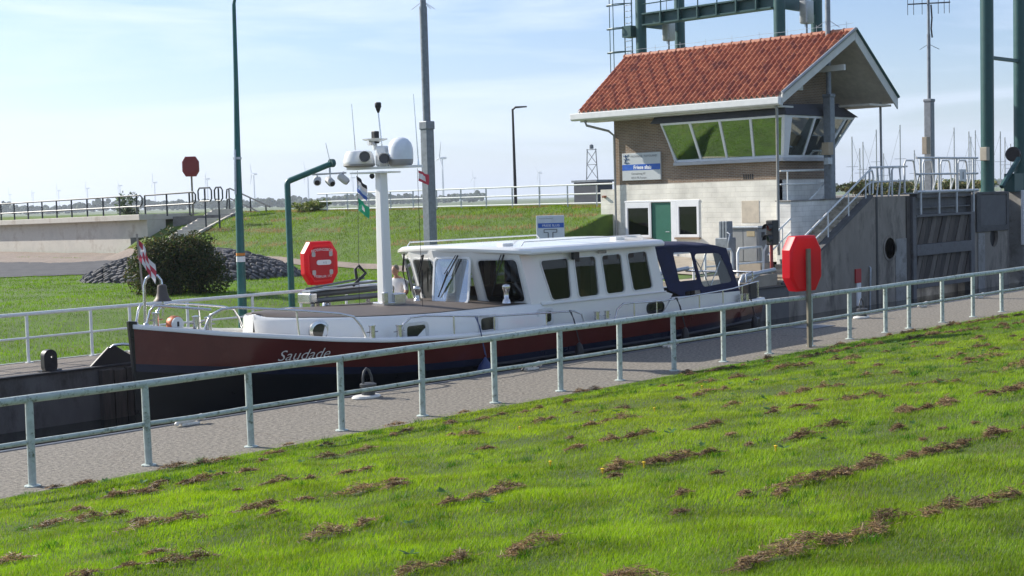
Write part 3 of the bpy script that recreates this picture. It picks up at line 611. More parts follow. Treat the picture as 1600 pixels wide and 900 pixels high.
# downpipes, wall lamp, vents, sign
PIPE = M('pipe_grey', (.32, .32, .31), .5, metal=.3, var=.1)
g = G(); g.tube([(43.75, 12.42, 6.6), (43.85, 12.42, 6.4), (43.88, 12.45, 1.0)], .055, 8); g.build('downpipe', PIPE, bd, smooth=60)
g = G(); g.tube([(43.75, 21.75, 6.55), (43.8, 21.7, 6.35), (44.5, 21.1, 6.1), (44.7, 20.97, 5.9), (44.7, 20.97, 1.0)], .05, 8); g.build('downpipe', PIPE, bd, smooth=60)
g = G(); g.bx(46.0, 46.4, 12.86, 13.0, 7.25, 7.42); g.build('wall_lamp', WHITE, bd, bev=.02)
g = G(); g.bx(46.6, 46.72, OVR + .2, 13.0, 7.9, 8.12); g.build('purlin_end', WB, bd)
g = G(); [g.bx(X0 - .01, X0 + .01, 14.55 - i * .1, 14.6 - i * .1, 3.88, 4.08) for i in range(5)]; g.build('vent_slots', BLACK, bd)
sg = thing('house_sign', (X0 - .03, 19.58, 3.98), 'blue and silver name sign on the brick front', 'sign')
SIL = M('sign_silver', (.50, .53, .54), .4, var=.03)
g = G(); g.bx(X0 - .09, X0 - .01, 18.57, 20.58, 4.0, 5.13); pl = g.build('board', SIL, sg, bev=.01)
g = G(); g.bx(X0 - .095, X0 - .089, 18.58, 20.57, 4.42, 4.66); g.build('blue_band', M('sign_blue', (.015, .10, .45), .4), sg)
fsg = lambda y0, z0: (lambda u, v: (X0 - .099, y0 - u, z0 + v))
GT = M('sign_grey_text', (.12, .13, .15), .5); WT = M('sign_white_text', (.85, .86, .88), .5)
lettering('PROVINCIE  FLEVOLAND', .125, fsg(19.42, 4.95), GT, sg); lettering('Friese sluis', .215, fsg(19.5, 4.465), WT, sg, bold=.006)
lettering('Gemaalweg 47', .125, fsg(20.1, 4.24), GT, sg, align='LEFT'); lettering('8313 PR Rutten', .125, fsg(20.1, 4.07), GT, sg, align='LEFT')
g = G(); [g.tube([(X0 - .1, 20.5 - .03 * k, 5.03 - .14 * k), (X0 - .1, 20.42 - .02 * k, 4.99 - .14 * k), (X0 - .1, 20.33, 5.01 - .14 * k), (X0 - .1, 20.22, 5.06 - .16 * k)], .016, 5) for k in range(3)]; g.tube([(X0 - .1, 20.4, 5.06), (X0 - .1, 20.36, 4.9), (X0 - .1, 20.44, 4.72)], .018, 5); g.build('emblem', M('emblem_blue', (.02, .07, .2), .5), sg)
# white wing wall on the left
g = G(); g.bx(44.9, 48.2, 21.06, 21.95, .6, 3.66); tag(g.build('white_wing_wall', PLX), 'low white painted wing wall at the left end of the house', 'wall')
g = G(); g.box((44.85, 21.72, 3.36), (.14, .16, .09)); tag(g.build('wall_spout', M('spout_brown', (.25, .09, .05), .7), bev=.02), 'small brown spout on the white wing wall', 'spout')

# ------------------------------------------------------------------ landing and stairs by the house
ld = thing('landing', (46, 12.6, 3), 'white painted landing block above the stairs beside the house', 'landing')
g = G(); g.bx(44.55, 48.44, 12.32, 12.99, .6, 2.99); g.build('white_block', PLY, ld, bev=.02)
g = G(); g.bx(44.5, 48.44, 12.28, 12.99, 2.99, 3.04); g.build('slab', CONC, ld, bev=.01)
st = thing('stairs', (45.4, 11.8, 0), 'weathered concrete stairs climbing to the lock head', 'stairs')
STC = M('stair_concrete', (.46, .41, .33), .9, var=.3, vs=3, stain=(.12, .11, .08), ss=4, sa=.6, bump=.4, bs=30)
NS = 18; rise = 3.06 / NS; run = (48.45 - 42.4) / NS
for i in range(NS):
    x = 42.4 + i * run; z = (i + 1) * rise; g = G(); g.bx(x - .03, x + run + .02, 11.373, 12.31, z - .07, z); g.bx(x, x + run, 11.374, 12.305, z - rise - .07, z - .07); g.build('step', STC, st)
def rail(name, pts_list, rads, mat, label, cat, loc, posts=(), pr=.028, group=None):
    t = thing(name, loc, label, cat, group)
    for (p, nm), r in zip(pts_list, rads): g = G(); g.tube(p, r, 8); g.build(nm, mat, t, smooth=60)
    for a, b in posts: g = G(); g.tube([a, b], pr, 8); g.build('post', mat, t, smooth=60)
    return t
sz = lambda x: (x - 42.4) * 3.06 / 6.05
rail('stair_railing', [([(48.75, 11.25, 3.2), (48.8, 11.25, 3.9), (48.7, 11.25, 4.1), (48.45, 11.25, 4.07)] + [(x, 11.25, sz(x) + 1.02) for x in (47.5, 45, 42.9)], 'hand_rail'), ([(48.6, 11.25, 3.6), (48.35, 11.25, 3.55)] + [(x, 11.25, sz(x) + .52) for x in (47.5, 45, 42.9)], 'mid_rail')], (.038, .03), RAILF, 'white tubular handrail on the parapet side of the stairs', 'railing', (45, 11.25, 1), [((x, 11.25, sz(x) + .05), (x, 11.25, sz(x) + 1.0)) for x in (43.6, 45.4, 46.9, 48.2)])
rail('stair_railing', [([(44.05, 12.45, 4.14), (47.0, 12.45, 4.17), (47.75, 12.36, 4.19), (47.55, 12.36, 4.02)] + [(x, 12.36, sz(x) + 1.25) for x in (46.5, 44.5, 43.1)] + [(42.75, 12.36, 1.2), (42.7, 12.36, .4)], 'hand_rail'), ([(44.05, 12.45, 3.64), (47.0, 12.45, 3.66), (47.7, 12.36, 3.66), (47.55, 12.36, 3.5)] + [(x, 12.36, sz(x) + .75) for x in (46.5, 44.5, 43.0)], 'mid_rail')], (.038, .03), RAILF, 'white tubular handrail on the house side of the stairs', 'railing', (45, 12.4, 1), [((44.55, 12.45, 3.04), (44.55, 12.45, 4.14)), ((47.35, 12.45, 3.04), (47.35, 12.45, 4.17)), ((47.1, 12.36, sz(47.1) + .0), (47.1, 12.36, sz(47.1) + 1.24)), ((45.4, 12.36, sz(45.4)), (45.4, 12.36, sz(45.4) + 1.24)), ((44.0, 12.36, sz(44)), (44.0, 12.36, sz(44) + 1.24))])
# rails on the head
hr = thing('head_railing', (50, 11.5, 3.06), 'grey hooped railing on the lock head beside the stairs', 'railing')
for x in (48.95, 49.9, 50.75):
    g = G(); g.tube([(x, 11.5, 3.06), (x, 11.5, 4.1), (x + .12, 11.5, 4.22), (x + .75, 11.5, 4.22)], .04, 8); g.tube([(x + .62, 11.5, 4.22), (x + .7, 11.5, 3.75), (x + .55, 11.5, 3.06)], .035, 8); g.build('hoop', RG, hr, smooth=60)
for z in (4.22, 3.64): g = G(); g.tube([(48.95, 11.5, z), (52.0, 11.5, z + .04)], .038, 8); g.build('rail', RG, hr, smooth=60)
br = thing('head_back_railing', (54, 19, 3), 'dark thin railing along the back of the lock head', 'railing')
for z in (4.02, 3.5): g = G(); g.tube([(48.7, 20.5, z), (51.5, 20.5, z), (58.2, 21.0, z)], .035, 6); g.build('rail', BR, br)
for x in np.arange(48.8, 58, 1.5): g = G(); g.tube([(x, 20.6, 3), (x, 20.6, 4.02)], .035, 6); g.build('post', BR, br)
g = G(); g.tube([(50.1, 11.6, 3.06), (50.05, 11.6, 6.8)], .05, 8); tag(g.build('porch_post', M('post_grey', (.3, .31, .32), .5), smooth=60), 'slim grey post under the gable overhang', 'post')
# ------------------------------------------------------------------ the motor yacht
YC, XB, XS = 6.2, 13.03, 30.45
bt = thing('motor_yacht', (21.5, YC, -1.15), 'white and maroon motor yacht with navy canopy lying in the lock', 'boat')
def halfb(x):
    t = (x - XB) / (XS - XB); a = 2.35 * (1 - (1 - min(max(t, 0) / .36, 1)) ** 2.3) ** .82
    return max(.02, a * (1 - .16 * max(0, (t - .72) / .28) ** 2))
SHX, SHZ = [13.03, 13.5, 14.25, 15.3, 16.25, 17.2, 18.8, 20, 22.7, 25, 27.4, 29.6, 30.45], [1.27, 1.2, 1.08, .95, .83, .74, .66, .63, .58, .55, .54, .55, .58]
def sheer(x): return float(np.interp(x, SHX, SHZ))
def hullY(x, z, side=-1):
    s_ = sheer(x); h = min(max((z + 1.6) / (s_ + 1.6), 0), 1); t = (x - XB) / (XS - XB)
    e = np.interp(t, [0, .15, .4, 1], [.75, .42, .16, .2]); return YC + side * halfb(x) * max(h, .02) ** e
redz = lambda x: float(np.interp(x, [12.8, 14, 17.5, 20.5, 26, 30.45], [.62, .5, .2, .12, .14, .24]))
bandz = lambda x: redz(x) - .14
xs_ = list(np.concatenate([np.linspace(XB, XB + .5, 5), np.linspace(XB + .6, 18, 20), np.linspace(18.5, 29.5, 18), np.linspace(29.7, XS, 4)]))
def strip(f0, f1, nz, side, dout=0):
    return [[(x - (0 if x > XB + .3 else 0) + (f0(x) - .6) * -.0, hullY(x, f0(x) + (f1(x) - f0(x)) * k / nz, side) + side * dout, f0(x) + (f1(x) - f0(x)) * k / nz) for k in range(nz + 1)] for x in xs_]
MAR = M('hull_maroon', (.115, .026, .022), .14, var=.14, vs=.9, coat=.8, bump=.02, bs=1.6, stain=(.16, .055, .04), ss=2.2, sa=.35, st=.56)
NAV = M('hull_navy', (.018, .022, .045), .2, var=.1, coat=.3)
FBX = None
BLK = M('hull_black', (.008, .009, .012), .3, var=.2)
def both(f0, f1, nz, name, mat, dout=0):
    g = G()
    for sd_ in (-1, 1): g.loft(strip(f0, f1, nz, sd_, dout), closed=False, cap=False)
    # transom
    r = [(XS + .0, hullY(XS, f0(XS) + (f1(XS) - f0(XS)) * k / nz, -1), f0(XS) + (f1(XS) - f0(XS)) * k / nz) for k in range(nz + 1)]
    q = [(XS + .12, YC, z) for _, _, z in r]; w = [(x, 2 * YC - y, z) for x, y, z in r]; g.loft([r, q, w], closed=False, cap=False)
    return g.build(name, mat, bt, smooth=50)
hull = both(redz, sheer, 6, 'hull', MAR); both(bandz, redz, 1, 'hull_band', NAV, .004); both(lambda x: -1.55, bandz, 5, 'hull_bottom', BLK)
g = G()
for sd_ in (-1, 1):
    g.loft([[(x, YC + sd_ * (halfb(x) + .03), sheer(x) - .035), (x, YC + sd_ * (halfb(x) + .045), sheer(x)), (x, YC + sd_ * (halfb(x) + .02), sheer(x) + .045), (x, YC + sd_ * max(halfb(x) - .12, .0), sheer(x) + .05), (x, YC + sd_ * max(halfb(x) - .12, 0), sheer(x) - .02)] for x in xs_])
g.build('gunwale', BOATW, bt, smooth=60)
g = G(); g.prism([(XB - .07, YC - .05, 1.38), (XB + .1, YC - .05, 1.36), (XB + .28, YC - .05, -1.3), (XB + .12, YC - .05, -1.3)], (0, 0, 0), (0, .1, 0)); g.build('stem', BLK, bt, bev=.015)
# fender line along the black strake
g = G(); g.loft([[(x, hullY(x, bandz(x) - .02) - .05, bandz(x) - .08), (x, hullY(x, bandz(x)) - .06, bandz(x) - .02), (x, hullY(x, bandz(x)) - .01, bandz(x) + .02), (x, hullY(x, bandz(x)) + .02, bandz(x) - .1)] for x in np.linspace(20, 30.3, 20)]); g.build('rubbing_strake', BLK, bt, smooth=50)
# deck
DECK = M('deck_grey', (.30, .28, .25), .8, var=.12)
g = G(); g.loft([[(x, YC - halfb(x) + .06, sheer(x) - .01), (x, YC, sheer(x) + .03), (x, YC + halfb(x) - .06, sheer(x) - .01)] for x in xs_], closed=False, cap=False); g.build('deck', DECK, bt, smooth=60)
# name on the bow
for body, x0, sz_ in (('Saudade', 14.95, .34),):
    me_f = lambda u, v: (x0 + u, hullY(x0 + u, .66 + v) - .008, .66 + v)
    lettering(body, .28, lambda u, v: (15.62 + u * 1.0, hullY(15.62 + u * 1.0, .51 + v) - .01, .51 + v), M('name_white', (.75, .72, .68), .5), hull, shear=.32, bold=-.002)
# trunk cabin: rounded fore end, flush side
def trunk_half(x): return 1.93 * (1 - (1 - min(max((x - 15.7) / 3.1, 0), 1)) ** 2.6) ** .62
tz = lambda x: float(np.interp(x, [15.2, 16.3, 18.8, 21.9, 26.3], [1.22, 1.2, 1.12, 1.10, 1.10]))
tx = list(np.concatenate([15.7 + .6 * np.linspace(0, 1, 16) ** 2.6, np.linspace(16.35, 22, 14)]))
g = G()
ring = lambda x: [(x, YC - trunk_half(x) - .04, sheer(x) - .02), (x, YC - trunk_half(x), tz(x) - .05), (x, YC - trunk_half(x) + .04, tz(x)), (x, YC - trunk_half(x) * .5, tz(x) + .06), (x, YC, tz(x) + .08), (x, YC + trunk_half(x) * .5, tz(x) + .06), (x, YC + trunk_half(x) - .04, tz(x)), (x, YC + trunk_half(x), tz(x) - .05), (x, YC + trunk_half(x) + .04, sheer(x) - .02)]
g.loft([ring(x) for x in tx], closed=False, cap=False); g.build('trunk_cabin', BOATW, bt, smooth=75)
TEAK = M('teak_deck', (.082, .066, .056), .65, var=.25, vs=3, stretch=(.4, 14, 1))
g = G(); g.loft([[(x, YC - max(trunk_half(x) - .1, 0), tz(x) + .022 + .0), (x, YC - trunk_half(x) * .5, tz(x) + .085), (x, YC, tz(x) + .105), (x, YC + trunk_half(x) * .5, tz(x) + .085), (x, YC + max(trunk_half(x) - .1, 0), tz(x) + .022)] for x in tx if x > 15.71], closed=False, cap=False); g.build('teak_top', TEAK, bt, smooth=60)
# superstructure side (both sides), aft of the trunk
YS = YC - 1.93
for sd_ in (-1, 1):
    y = YC + sd_ * 1.93; g = G()
    g.prism([(21.9, y, .5), (26.15, y, .5), (26.6, y, .98), (26.3, y, 1.06), (21.9, y, 1.12)], (0, 0, 0), (0, -sd_ * .06, 0)); g.build('cabin_side', BOATW, bt, bev=.01)
    g = G(); g.prism([(26.15, y, .5), (29.45, y, .5), (29.45, y, .86), (26.6, y, .9)], (0, 0, 0), (0, -sd_ * .06, 0)); g.build('cockpit_coaming', BOATW, bt, bev=.01)
g = G(); g.tube([(21.9, YS - .02, 1.07), (26.3, YS - .02, 1.06)], .022, 6); g.build('side_moulding', BOATW, bt)
# wheelhouse: walls with window openings
GLS = glass('boat_glass', (.36, .40, .38), .02)
GLD = glass('boat_dark_cabin_glass', (.015, .015, .015), .01); GLD2 = glass('boat_dim_cabin_glass', (.07, .07, .07), .02)  # tints darkened to stand in for the dim wheelhouse behind the panes
FRM = M('window_rim', (.62, .63, .63), .35, metal=.3)
wh = None
def wall(name, f, outer, wins, glassmat, th=.05, panes=None):
    g = G(); plate(g, outer, [w for w in wins], f, th); w_ = g.build(name, BOATW, bt)
    for i, w in enumerate(wins):
        g = G(); plate(g, grow(w, .035), [w], lambda u, v, d: f(u, v, d - .014), .012); r = g.build('window_rim', FRM, w_)
        if panes is None or panes[i]:
            g = G(); g.add([f(u, v, .02) for u, v in w], [tuple(range(len(w)))]); g.build('pane', glassmat[i] if isinstance(glassmat, list) else glassmat, w_)
    return w_
LEAN = .06
def side_f(sd_): return lambda u, v, d: (u, YC + sd_ * (1.90 - LEAN * (v - 1.1) - d), v)
swin = [quad_round(c, .1) for c in (
    [(21.98, 2.02), (22.30, 1.14), (22.92, 1.15), (22.89, 2.03)], [(23.10, 2.03), (23.18, 1.14), (23.88, 1.15), (23.83, 2.03)],
    [(24.05, 2.03), (24.16, 1.15), (24.81, 1.16), (24.74, 2.04)], [(24.98, 2.04), (25.13, 1.16), (25.86, 1.18), (25.69, 2.06)])]
souter = [(21.63, 1.02), (26.3, 1.06), (26.02, 2.3), (21.24, 2.3)]
wall('wheelhouse_side', side_f(-1), souter, swin, [GLD, GLS, GLD2, GLD2]); wall('wheelhouse_side', side_f(1), souter, swin, [GLS, GLS, GLS, GLS])
PB = [(21.63, 4.30), (21.08, 5.20), (20.88, 6.2), (21.08, 7.20), (21.63, 8.10)]
def front_f(i):
    a, b = Vector(PB[i]), Vector(PB[i + 1]); L = (b - a).length; t_ = (b - a) / L; n = Vector((t_.y, -t_.x))
    if n.x > 0: n = -n
    fdir = lambda v: (v - 1.05) * .32
    def f(u, v, d):
        p = a + t_ * u - n * d; return (p.x - fdir(v), p.y, v)
    return f, L
frontw = {}
for i in range(4):
    f, L = front_f(i); m0 = .10; z0, z1 = 1.16, 2.08
    w = quad_round([(m0, z1), (m0 + .02, z0), (L - m0, z0), (L - m0, z1)], .1)
    frontw[i] = wall('windscreen', f, [(0, 1.02), (L, 1.02), (L, 2.3), (0, 2.3)], [w], GLS, panes=[i != 1])
# the second pane stands open, hinged at its top
f, L = front_f(1); w = quad_round([(.06, 2.12), (.08, 1.14), (L - .06, 1.14), (L - .06, 2.12)], .1)
def open_f(u, v, d):
    p = Vector(f(u, v, d)); k = (2.12 - v) * .52; a, b = Vector(PB[1]), Vector(PB[2]); t_ = (b - a).normalized(); n = Vector((t_.y, -t_.x)); n = -n if n.x > 0 else n
    return (p.x + n.x * (k + .03), p.y + n.y * (k + .03), v + (2.12 - v) * .05)
g = G(); plate(g, grow(w, .05), [w], open_f, .035); oh = g.build('open_window', BOATW, bt, bev=.006)
g = G(); g.add([open_f(u, v, .015) for u, v in w], [tuple(range(len(w)))]); g.build('pane', glass('open_pane', (.55, .6, .62), .35), oh)
# wipers
for i in range(4):
    f, L = front_f(i); g = G(); u0 = L * .3
    g.tube([f(u0, 2.2, -.06), f(u0 + .25, 1.75, -.16 if i != 1 else -.33), f(u0 + .42, 1.42, -.14 if i != 1 else -.47)], [.022, .014, .01], 6); g.tube([f(u0 + .06, 2.2, -.06), f(u0 + .3, 1.8, -.16 if i != 1 else -.33)], .012, 6); g.tube([f(u0 + .22, 1.86, -.06 if i != 1 else -.29), f(u0 + .5, 1.3, -.06 if i != 1 else -.5)], .014, 6); g.build('wiper', BLACK, bt, smooth=50)
# roof: cambered slab with bowed front
def roof_outline(k):      # k: inset
    pts = []
    for a in np.linspace(-1, 1, 15):
        pts.append((20.5 + .88 * abs(a) ** 2.1 + k, YC + a * (2.15 - k)))
    pts += [(26.02 - k * .3, YC + 2.15 - k), (26.02 - k * .3, YC - 2.15 + k)]
    return pts
camb = lambda y: .13 * (1 - ((y - YC) / 2.15) ** 2)
g = G(); rings = []
for k, z in ((.35, 2.17), (.03, 2.17), (0, 2.20), (0, 2.26), (.06, 2.31)): rings.append([(x, y, z + (camb(y) * .75 if k < .3 else .03)) for x, y in roof_outline(k)])
g.loft(rings, cap=False); n = len(rings[0]); o = len(g.v) - n
top = [Vector(p) for p in rings[-1]]; lines = 10; base = len(g.v)
for s_ in range(1, lines + 1):
    t_ = 1 - s_ / lines; g.add([(p.x, YC + (p.y - YC) * t_, 2.31 + camb(YC + (p.y - YC) * t_) * .75) for p in top], [])
for s_ in range(lines):
    a_ = o if s_ == 0 else base + (s_ - 1) * n; b_ = base + s_ * n
    for k in range(n): g.f.append((a_ + k, a_ + (k + 1) % n, b_ + (k + 1) % n, b_ + k))
g.add([(x, y, 2.2) for x, y in roof_outline(.34)], [tuple(range(n))])
g.build('roof', BOATW, bt, smooth=50)
for x0, y_ in ((21.5, YC - 1.75), (21.2, YC + 1.6)):
    g = G(); [g.tube([(x0, y_, 2.36), (x0 + .08, y_, 2.45), (25.6, y_, 2.45), (25.7, y_, 2.36)], .016, 6) or [g.tube([(xx, y_, 2.34), (xx, y_, 2.45)], .014, 6) for xx in (22, 23.5, 25)]]; g.build('roof_grab_rail', BOATW, bt, smooth=60)
for x, y_ in ((21.3, 4.8), (24.9, 4.6)): g = G(); g.bx(x, x + .32, y_, y_ + .2, 2.34, 2.43); g.build('roof_light', BOATW, bt, bev=.02)
g = G(); g.bx(22.92, 23.12, 4.2, 4.28, 2.0, 2.16); g.build('nav_light', BLACK, bt, bev=.01); g = G(); g.tube([(23.9, 4.33, 2.13), (24.05, 4.2, 2.13)], .04, 8); g.build('deck_lamp', STEEL, bt)
# interior
g = G(); g.bx(21.3, 26.0, 4.4, 8.0, .5, .55); g.build('wheelhouse_floor', DARK, bt); g = G(); g.bx(21.35, 21.9, 4.6, 7.8, .95, 1.16); g.build('dashboard', M('dash', (.08, .06, .05), .6), bt)
WOOD = M('interior_wood', (.10, .05, .025), .5, var=.3, stretch=(1, 1, .2))
g = G(); g.bx(25.9, 25.96, 4.45, 7.95, .55, 2.15); g.build('aft_bulkhead', WOOD, bt)
g = G(); g.lathe([(.28, -.02), (.31, 0), (.28, .02), (.26, 0), (.28, -.02)], (21.9, 5.2, 1.22), 20, 'x'); g.tube([(21.9, 4.93, 1.22), (21.9, 5.47, 1.22)], .015, 6); g.tube([(21.9, 5.2, .96), (21.9, 5.2, 1.5)], .015, 6); g.build('steering_wheel', BLACK, bt, smooth=60)
g = G(); g.bx(22.35, 22.8, 4.95, 5.5, .6, 1.15); g.bx(22.75, 22.9, 4.95, 5.5, 1.1, 1.75); g.build('helm_seat', M('seat_dark', (.06, .055, .06), .7), bt, bev=.05)
g = G(); g.bx(23.2, 25.6, 7.2, 7.9, .6, 1.0); g.bx(23.2, 25.6, 7.75, 7.95, 1.0, 1.3); g.build('saloon_sofa', M('sofa', (.2, .14, .1), .9), bt, bev=.05)
for x in (23.12, 23.68, 24.1, 24.62, 25.05, 25.62):
    for y_ in (4.37, 8.0): g = G(); g.bx(x, x + .2, y_, y_ + .03, 1.12, 2.12); g.build('curtain', M('curtain', (.07, .06, .052), .95), bt)
g = G(); g.bx(21.4, 25.95, 4.4, 8.0, 2.14, 2.16); g.build('headlining', M('headlining', (.35, .32, .28), .9), bt)
# hull-side portlights
PRT = M('port_rim', (.66, .67, .66), .4)
for x, z, w_, h_ in ((18.2, .80, .50, .27), (20.2, .80, .42, .25), (22.0, .80, .40, .24)):
    o_ = rrect(w_, h_, .06, 4, x, z); yy = YC - trunk_half(x) - .03 if x < 21.9 else YS
    ff = lambda u, v, d, yy=yy: (u, yy - .02 + d + .02 * (v - .8), v)
    g = G(); plate(g, rrect(w_ + .16, h_ + .14, .1, 4, x, z), [o_], ff, .05); r = g.build('portlight', PRT, bt, bev=.008)
    g = G(); g.add([ff(u, v, .018) for u, v in o_], [tuple(range(len(o_)))]); g.build('pane', M('port_glass', (.015, .017, .02), .08, var=.1), r)
g = G(); o_ = rrect(.62, .2, .09, 4, 25.9, .70); ff = lambda u, v, d: (u, YS - .02 + d, v); plate(g, rrect(.68, .26, .12, 4, 25.9, .70), [o_], ff, .03); r = g.build('portlight', BLACK, bt)
g = G(); g.add([ff(u, v, .012) for u, v in o_], [tuple(range(len(o_)))]); g.build('pane', MATS['port_glass'], r)
x = 16.35; yy = YC - trunk_half(x) - .04; nrm = Vector((-.33, -1, 0)).normalized()
g = G(); tg = Vector((1, -.33, 0)).normalized()
def disc(r_, d): return [Vector((x, yy, .95)) + nrm * d + tg * r_ * math.cos(a) + Vector((0, 0, r_ * math.sin(a))) for a in np.linspace(0, 2 * math.pi, 24, endpoint=False)]
g.loft([disc(.21, -.05), disc(.21, .03), disc(.15, .04), disc(.14, .0)]); r = g.build('porthole', STEEL, bt, smooth=40)
g = G(); g.add(disc(.14, .012), [tuple(range(24))]); g.build('pane', MATS['port_glass'], r)
# mooring bollards (pairs) on deck
for x0, y0 in ((16.95, 4.12), (17.6, 4.08), (14.02, 5.62), (14.24, 5.55), (23.45, 4.02), (23.8, 4.02), (29.3, 4.15), (29.55, 4.15), (13.45, 6.05)):
    z = sheer(x0) + .02; s_ = 1 if x0 < 18 else .8; g = G(); g.lathe([(.075, 0), (.075, .02), (.06, .03), (.06, .24 * s_), (.075, .25 * s_), (.075, .27 * s_), (.02, .28 * s_)], (x0, y0, z), 14); g.tube([(x0 - .14, y0, z + .14 * s_), (x0 + .14, y0, z + .14 * s_)], .012, 6); g.build('deck_bollard', STEEL, bt, smooth=40)
# deck vents (dorade cowls)
for x0, y0, h_ in ((18.7, 7.7, .36), (19.85, 6.9, .34), (20.25, 6.45, .32), (21.1, 4.55, .36)):
    z = tz(x0) + .05; g = G(); g.lathe([(.1, 0), (.085, .08), (.06, .1), (.055, h_ * .65), (.08, h_ * .8), (.1, h_), (.085, h_ * 1.12), (.04, h_ * 1.18)], (x0, y0, z), 14); g.build('vent_cowl', STEEL, bt, smooth=50)
# handrails
def bow_rail(sd_):
    yy_ = lambda x, k=.1: YC + sd_ * max(halfb(x) - k, .0)
    g = G(); g.tube([(14.0, yy_(14.0), 1.1), (14.12, yy_(14.1), 1.42), (14.3, yy_(14.3), 1.53), (14.55, yy_(14.5), 1.545), (15.6, yy_(15.6), 1.42), (16.3, yy_(16.3), 1.32), (16.6, yy_(16.6), 1.24), (16.75, yy_(16.75), 1.05), (16.85, yy_(16.85), .80)], .026, 8); g.tube([(15.55, yy_(15.55), .95), (15.52, yy_(15.5), 1.43)], .022, 6); g.build('hand_rail', STEEL, bt, smooth=60)
    g = G(); g.tube([(17.55, yy_(17.55), .74), (17.68, yy_(17.7), 1.02), (17.85, yy_(17.9), 1.13), (18.2, yy_(18.2), 1.14), (20, yy_(20), .98), (22.6, yy_(22.6), .885), (22.85, yy_(22.8), .80), (22.95, yy_(23), .6)], .02, 8)
    for x in (18.95, 20.1, 21.7): g.tube([(x, yy_(x), sheer(x)), (x, yy_(x), float(np.interp(x, [18.2, 20, 22.6], [1.14, .98, .885])))], .018, 6)
    g.build('hand_rail', STEEL, bt, smooth=60)
    g = G(); P_ = [24.0, 24.1, 24.3, 26, 28.9, 30.1, 30.35]; Z_ = [.58, .82, .92, .88, .96, 1.04, 1.05]
    g.tube([(x, yy_(x), z) for x, z in zip(P_, Z_)], .02, 8)
    for x in (24.7, 25.55, 27.3, 28.4, 29.4, 30.3): g.tube([(x, yy_(x), sheer(x)), (x, yy_(x), float(np.interp(x, P_, Z_)))], .018, 6)
    g.build('hand_rail', STEEL, bt, smooth=60)
bow_rail(-1); bow_rail(1)
# pulpit: bell arch with bell, jack staff and burgee, buoy light
g = G(); g.tube([(13.33, YC + .02, 1.25), (13.33, YC, 2.0), (13.36, YC - .02, 2.12), (13.45, YC - .06, 2.19), (13.55, YC - .1, 2.17), (13.61, YC - .12, 2.08), (13.62, YC - .13, 1.98)], .028, 8); g.build('bell_arch', STEEL, bt, smooth=60)
g = G(); g.lathe([(r_ * .74, h_ * .74) for r_, h_ in ((.03, .42), (.1, .40), (.115, .36), (.13, .2), (.17, .08), (.22, .02), (.225, 0), (.2, .0))], (13.62, YC - .13, 1.70), 20); b_ = g.build('bell', M('bell_bronze', (.10, .085, .075), .5, metal=.5, var=.2), bt, smooth=50)
g = G(); g.tube([(13.62, YC - .13, 1.8), (13.62, YC - .13, 1.42)], .016, 6); g.lathe([(.03, -.05), (.03, .05)], (13.62, YC - .13, 1.6), 8); g.build('clapper', STEEL, b_)
g = G(); g.lathe([(.13, 0), (.145, .02), (.145, .16), (.13, .18)], (13.73, YC - .42, 1.28), 18, 'y'); g.build('line_reel', M('reel_orange', (.6, .16, .06), .5), bt, smooth=40); g = G(); g.lathe([(.13, 0), (.125, -.02), (.01, -.021)], (13.73, YC - .42, 1.28), 18, 'y'); g.build('reel_face', WHITE, bt); g = G(); g.box((13.73, YC - .445, 1.28), (.04, .008, .09)); g.build('reel_mark', BLACK, bt)
g = G(); g.tube([(13.71, YC - .3, 1.2), (13.71, YC - .3, 1.42)], .018, 6); g.build('reel_stand', STEEL, bt)
for s_ in (-1, 1): g = G(); g.tube([(13.23, YC + s_ * .18, 1.26), (13.31, YC + s_ * .2, 1.55), (13.39, YC + s_ * .24, 1.64), (14.21, YC + s_ * .8, 1.52)], .024, 8); g.lathe([(.06, 0), (.05, .06), (.03, .08)], (13.23, YC + s_ * .18, 1.25), 10); g.build('pulpit_rail', STEEL, bt, smooth=60)
g = G(); g.tube([(13.33, YC + .05, 1.9), (13.26, YC + .05, 2.95)], .018, 6); g.build('jack_staff', M('staff_wood', (.35, .3, .25), .6), bt)
RED = M('flag_red', (.55, .06, .09), .8); FWH = M('flag_white', (.78, .74, .72), .8)
fl = thing('burgee', (13.26, YC + .05, 2.9), 'red and white chequered flag hanging at the bow', 'flag')
def flag(t, p0, w, h, nx, ny, matf, droop=.5, fold=.06, dirv=(.55, -.83)):
    for m_ in sorted({matf(i, j) for i in range(nx) for j in range(ny)}):
        g = G(); s3 = 3
        for i in range(nx):
            for j in range(ny):
                if matf(i, j) != m_: continue
                def P(a, b):
                    u, v = (i + a) / nx, (j + b) / ny; k = 1 - .38 * v * 0
                    return (p0[0] + dirv[0] * w * u + fold * math.sin(u * 7 + v * 3) * .8, p0[1] + dirv[1] * w * u + fold * math.sin(u * 9 + 1 + v), p0[2] - h * v - droop * u - .0)
                v0 = [P(a / s3, b / s3) for a in range(s3 + 1) for b in range(s3 + 1)]
                g.add(v0, [(a * 4 + b, a * 4 + b + 1, a * 4 + b + 5, a * 4 + b + 4) for a in range(s3) for b in range(s3)])
        g.build('cloth', MATS[m_], t, smooth=70)
flag(fl, (13.27, YC + .05, 2.88), .30, .36, 4, 3, lambda i, j: 'flag_red' if (i + j) % 2 == 0 else 'flag_white', droop=.5, fold=.03)
